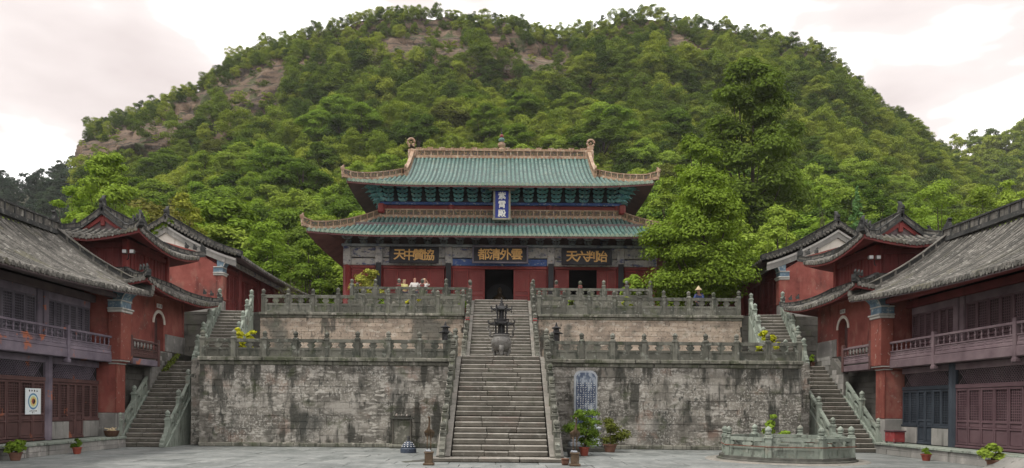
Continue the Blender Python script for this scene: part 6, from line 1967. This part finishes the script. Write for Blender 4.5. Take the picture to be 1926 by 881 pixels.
# brush: low shrubs under the trees and on the rock ledges
brush = []
for k in range(2000):
    u = tr_.uniform(150, 2000); s_ = tr_.uniform(.25, 1.0)
    p = terrain(u, s_)
    uu, vv = proj(p)
    onc = any(inside(c, uu, vv) for c in CLIFFS)
    if onc and tr_.random() < .35: continue
    if 640 < uu < 1230 and vv > 300: continue
    if vv > 470: continue
    h = tr_.uniform(1.3, 3.0) if onc else tr_.uniform(2.0, 4.0)
    brush.append((p - Vector((0, 0, .3)), h, h * tr_.uniform(.45, .8), tr_.uniform(.0, .8), s_))
wood('undergrowth', 'low green undergrowth between the trees of the mountainside', brush, 'leaf_far', 700, .085, 7, 10)
hb = []
for rows_, n_, hmin, hmax in ((hl_rows, 480, 6, 11), ):
    for k in range(n_):
        r_ = rows_[tr_.randrange(3, 13)]; p = tr_.choice(r_)
        p = p + Vector((tr_.uniform(-2, 2), tr_.uniform(-4, 4), 0))
        h = tr_.uniform(hmin, hmax); hb.append((p, h, h * tr_.uniform(.3, .42), tr_.random(), 1))
wood('far_wood', 'dark bluish wood on the far hill at the left', hb, 'leaf_bluegrey', 2200, .075, 11)
hb = []
for k in range(480):
    r_ = hr_rows[tr_.randrange(2, 13)]; p = tr_.choice(r_)
    p = p + Vector((tr_.uniform(-2, 2), tr_.uniform(-6, 6), 0))
    h = tr_.uniform(8, 13); hb.append((p, h, h * tr_.uniform(.34, .46), tr_.random() * .7, 1))
wood('far_wood', 'green wood on the far hill at the right edge', hb, 'leaf_far', 2600, .065, 13)

# ------------------------------------------------------------------ single trees round the temple
def at_px(u, v, d):
    u, v = unroll(u, v)
    return Vector(((u - U0) * d / FPX, d, EYE + (H0 - v) * d / FPX))
def special(label, u, vtop, d, width_px, z0, n, leaf, mat, seed, zc=.25, nclump=26, r0=.2, up=.5, name='broadleaf_tree', cs=.36, top=.9, bark='bark', shell=.5, nmax=14, spread=1.0):
    n = int(n * 1.35)
    a = at_px(u, vtop, d)
    H_ = a.z - z0
    rx = width_px * d / FPX / 2
    cl = crown_clumps(rx, H_ * (1 - zc), H_ * zc, int(nclump * 1.15), seed, spread, top, cs * 1.12)
    return plant_tree(name, label, 'tree', (a.x, d, z0), cl, n, leaf, mat, seed, H_ * .93, r0, None, up, shell, bark, nmax, H_ * zc * .8)
special('large leafy green tree standing beside the main hall on the right', 1322, 314, 41.6, 225, F2, 46000, .085, 'leaf_mid', 201, .07, 60, .24, cs=.30, top=.75)
special('smaller bright green tree between the large tree and the right side hall', 1468, 385, 58, 105, F2, 10800, .108, 'leaf_bright', 202, .2, 22, .16)
special('very tall dark tree rising behind the right side hall', 1415, 105, 76, 215, 10.0, 40000, .17, 'leaf_dark', 203, .30, 60, .36, cs=.28)
special('tall tree with yellow tipped crown right behind the main hall', 1310, 238, 64, 125, F2, 16200, .115, 'leaf_mid', 204, .2, 34, .28, cs=.30)
special('dark tree behind the large tree beside the main hall', 1250, 325, 60, 100, F2, 10800, .108, 'leaf_mid', 205, .15, 26, .2)
special('tall spreading green tree behind the left wing', 205, 280, 52, 140, F2, 16200, .101, 'leaf_bright', 206, .30, 34, .2, cs=.30, top=.8)
special('low spreading green tree left of the tall one behind the left wing', 135, 350, 54, 105, F2, 9360, .101, 'leaf_bright', 207, .3, 20, .16)
special('yellow blossoming tree behind the left side hall', 352, 358, 60, 108, F2, 9360, .094, 'leaf_yellow', 208, .35, 22, .15, cs=.30)
special('green tree between the blossoming tree and the tall left tree', 280, 360, 66, 90, F2, 7560, .108, 'leaf_mid', 209, .25, 18, .14)
special('olive tree directly behind the left wing ridge', 160, 405, 46, 70, F2, 5400, .094, 'leaf_olive', 210, .1, 14, .12)
special('bright green tree at the far left edge', 25, 395, 56, 110, 3.5, 7560, .108, 'leaf_bright', 211, .3, 18, .15)
special('pale green tree left of the main hall behind the side hall', 505, 415, 62, 120, F2, 11160, .108, 'leaf_bright', 212, .12, 24, .16)
special('mid green tree close to the left end of the main hall', 585, 440, 60, 95, F2, 9360, .108, 'leaf_mid', 213, .1, 20, .16)
special('thin pale trunked tree behind the right side hall', 1545, 345, 63, 52, F2, 2700, .094, 'leaf_bright', 214, .62, 8, .12, bark='bark')
# conifer
cp = at_px(1612, 358, 62)
cl = []
for k in range(40):
    t_ = k / 39; a_ = k * 2.4; q = (1 - t_) * 1.75 * random.Random(k).uniform(.6, 1)
    cl.append(((math.cos(a_) * q, math.sin(a_) * q, 3.0 + (cp.z - F2 - 3.0) * t_), (.95 * (1.12 - t_), .95 * (1.12 - t_), .42)))
plant_tree('conifer', 'pale blue green conifer behind the right pavilion', 'tree', (cp.x, 62, F2), cl, 16000, .10, 'leaf_conifer', 220, cp.z - F2, .14, up=.3)
for k, (u, vt, d, w, mt, lb) in enumerate(((1690, 375, 70, 120, 'leaf_mid', 'green tree behind the right pavilion roof'), (1760, 335, 74, 130, 'leaf_bright', 'bright tree above the right wing ridge'), (1840, 345, 72, 125, 'leaf_mid', 'green tree behind the right wing'), (1905, 330, 68, 110, 'leaf_bright', 'leafy tree at the far right edge'), (1655, 330, 84, 100, 'leaf_dark', 'dark tree up the slope behind the right pavilion'))):
    special(lb, u, vt, d, w, 7.0, 10000, .115, mt, 230 + k, .2, 24, .18)

# ------------------------------------------------------------------ thin summer haze
mb = MB(); mb.box(-420, 420, -30, 420, -1.2, 190)
hz = mb.build('haze', None); hz['kind'] = 'stuff'; hz['label'] = 'thin pale summer haze in the valley air'
hm = bpy.data.materials.new('haze'); hm.use_nodes = True
hn = hm.node_tree.nodes; hn.clear()
ho = hn.new('ShaderNodeOutputMaterial'); hv = hn.new('ShaderNodeVolumePrincipled')
hv.inputs['Color'].default_value = (.95, .97, 1.0, 1); hv.inputs['Density'].default_value = .00016; hv.inputs['Anisotropy'].default_value = .2
hm.node_tree.links.new(hv.outputs[0], ho.inputs['Volume'])
hz.data.materials.append(hm)
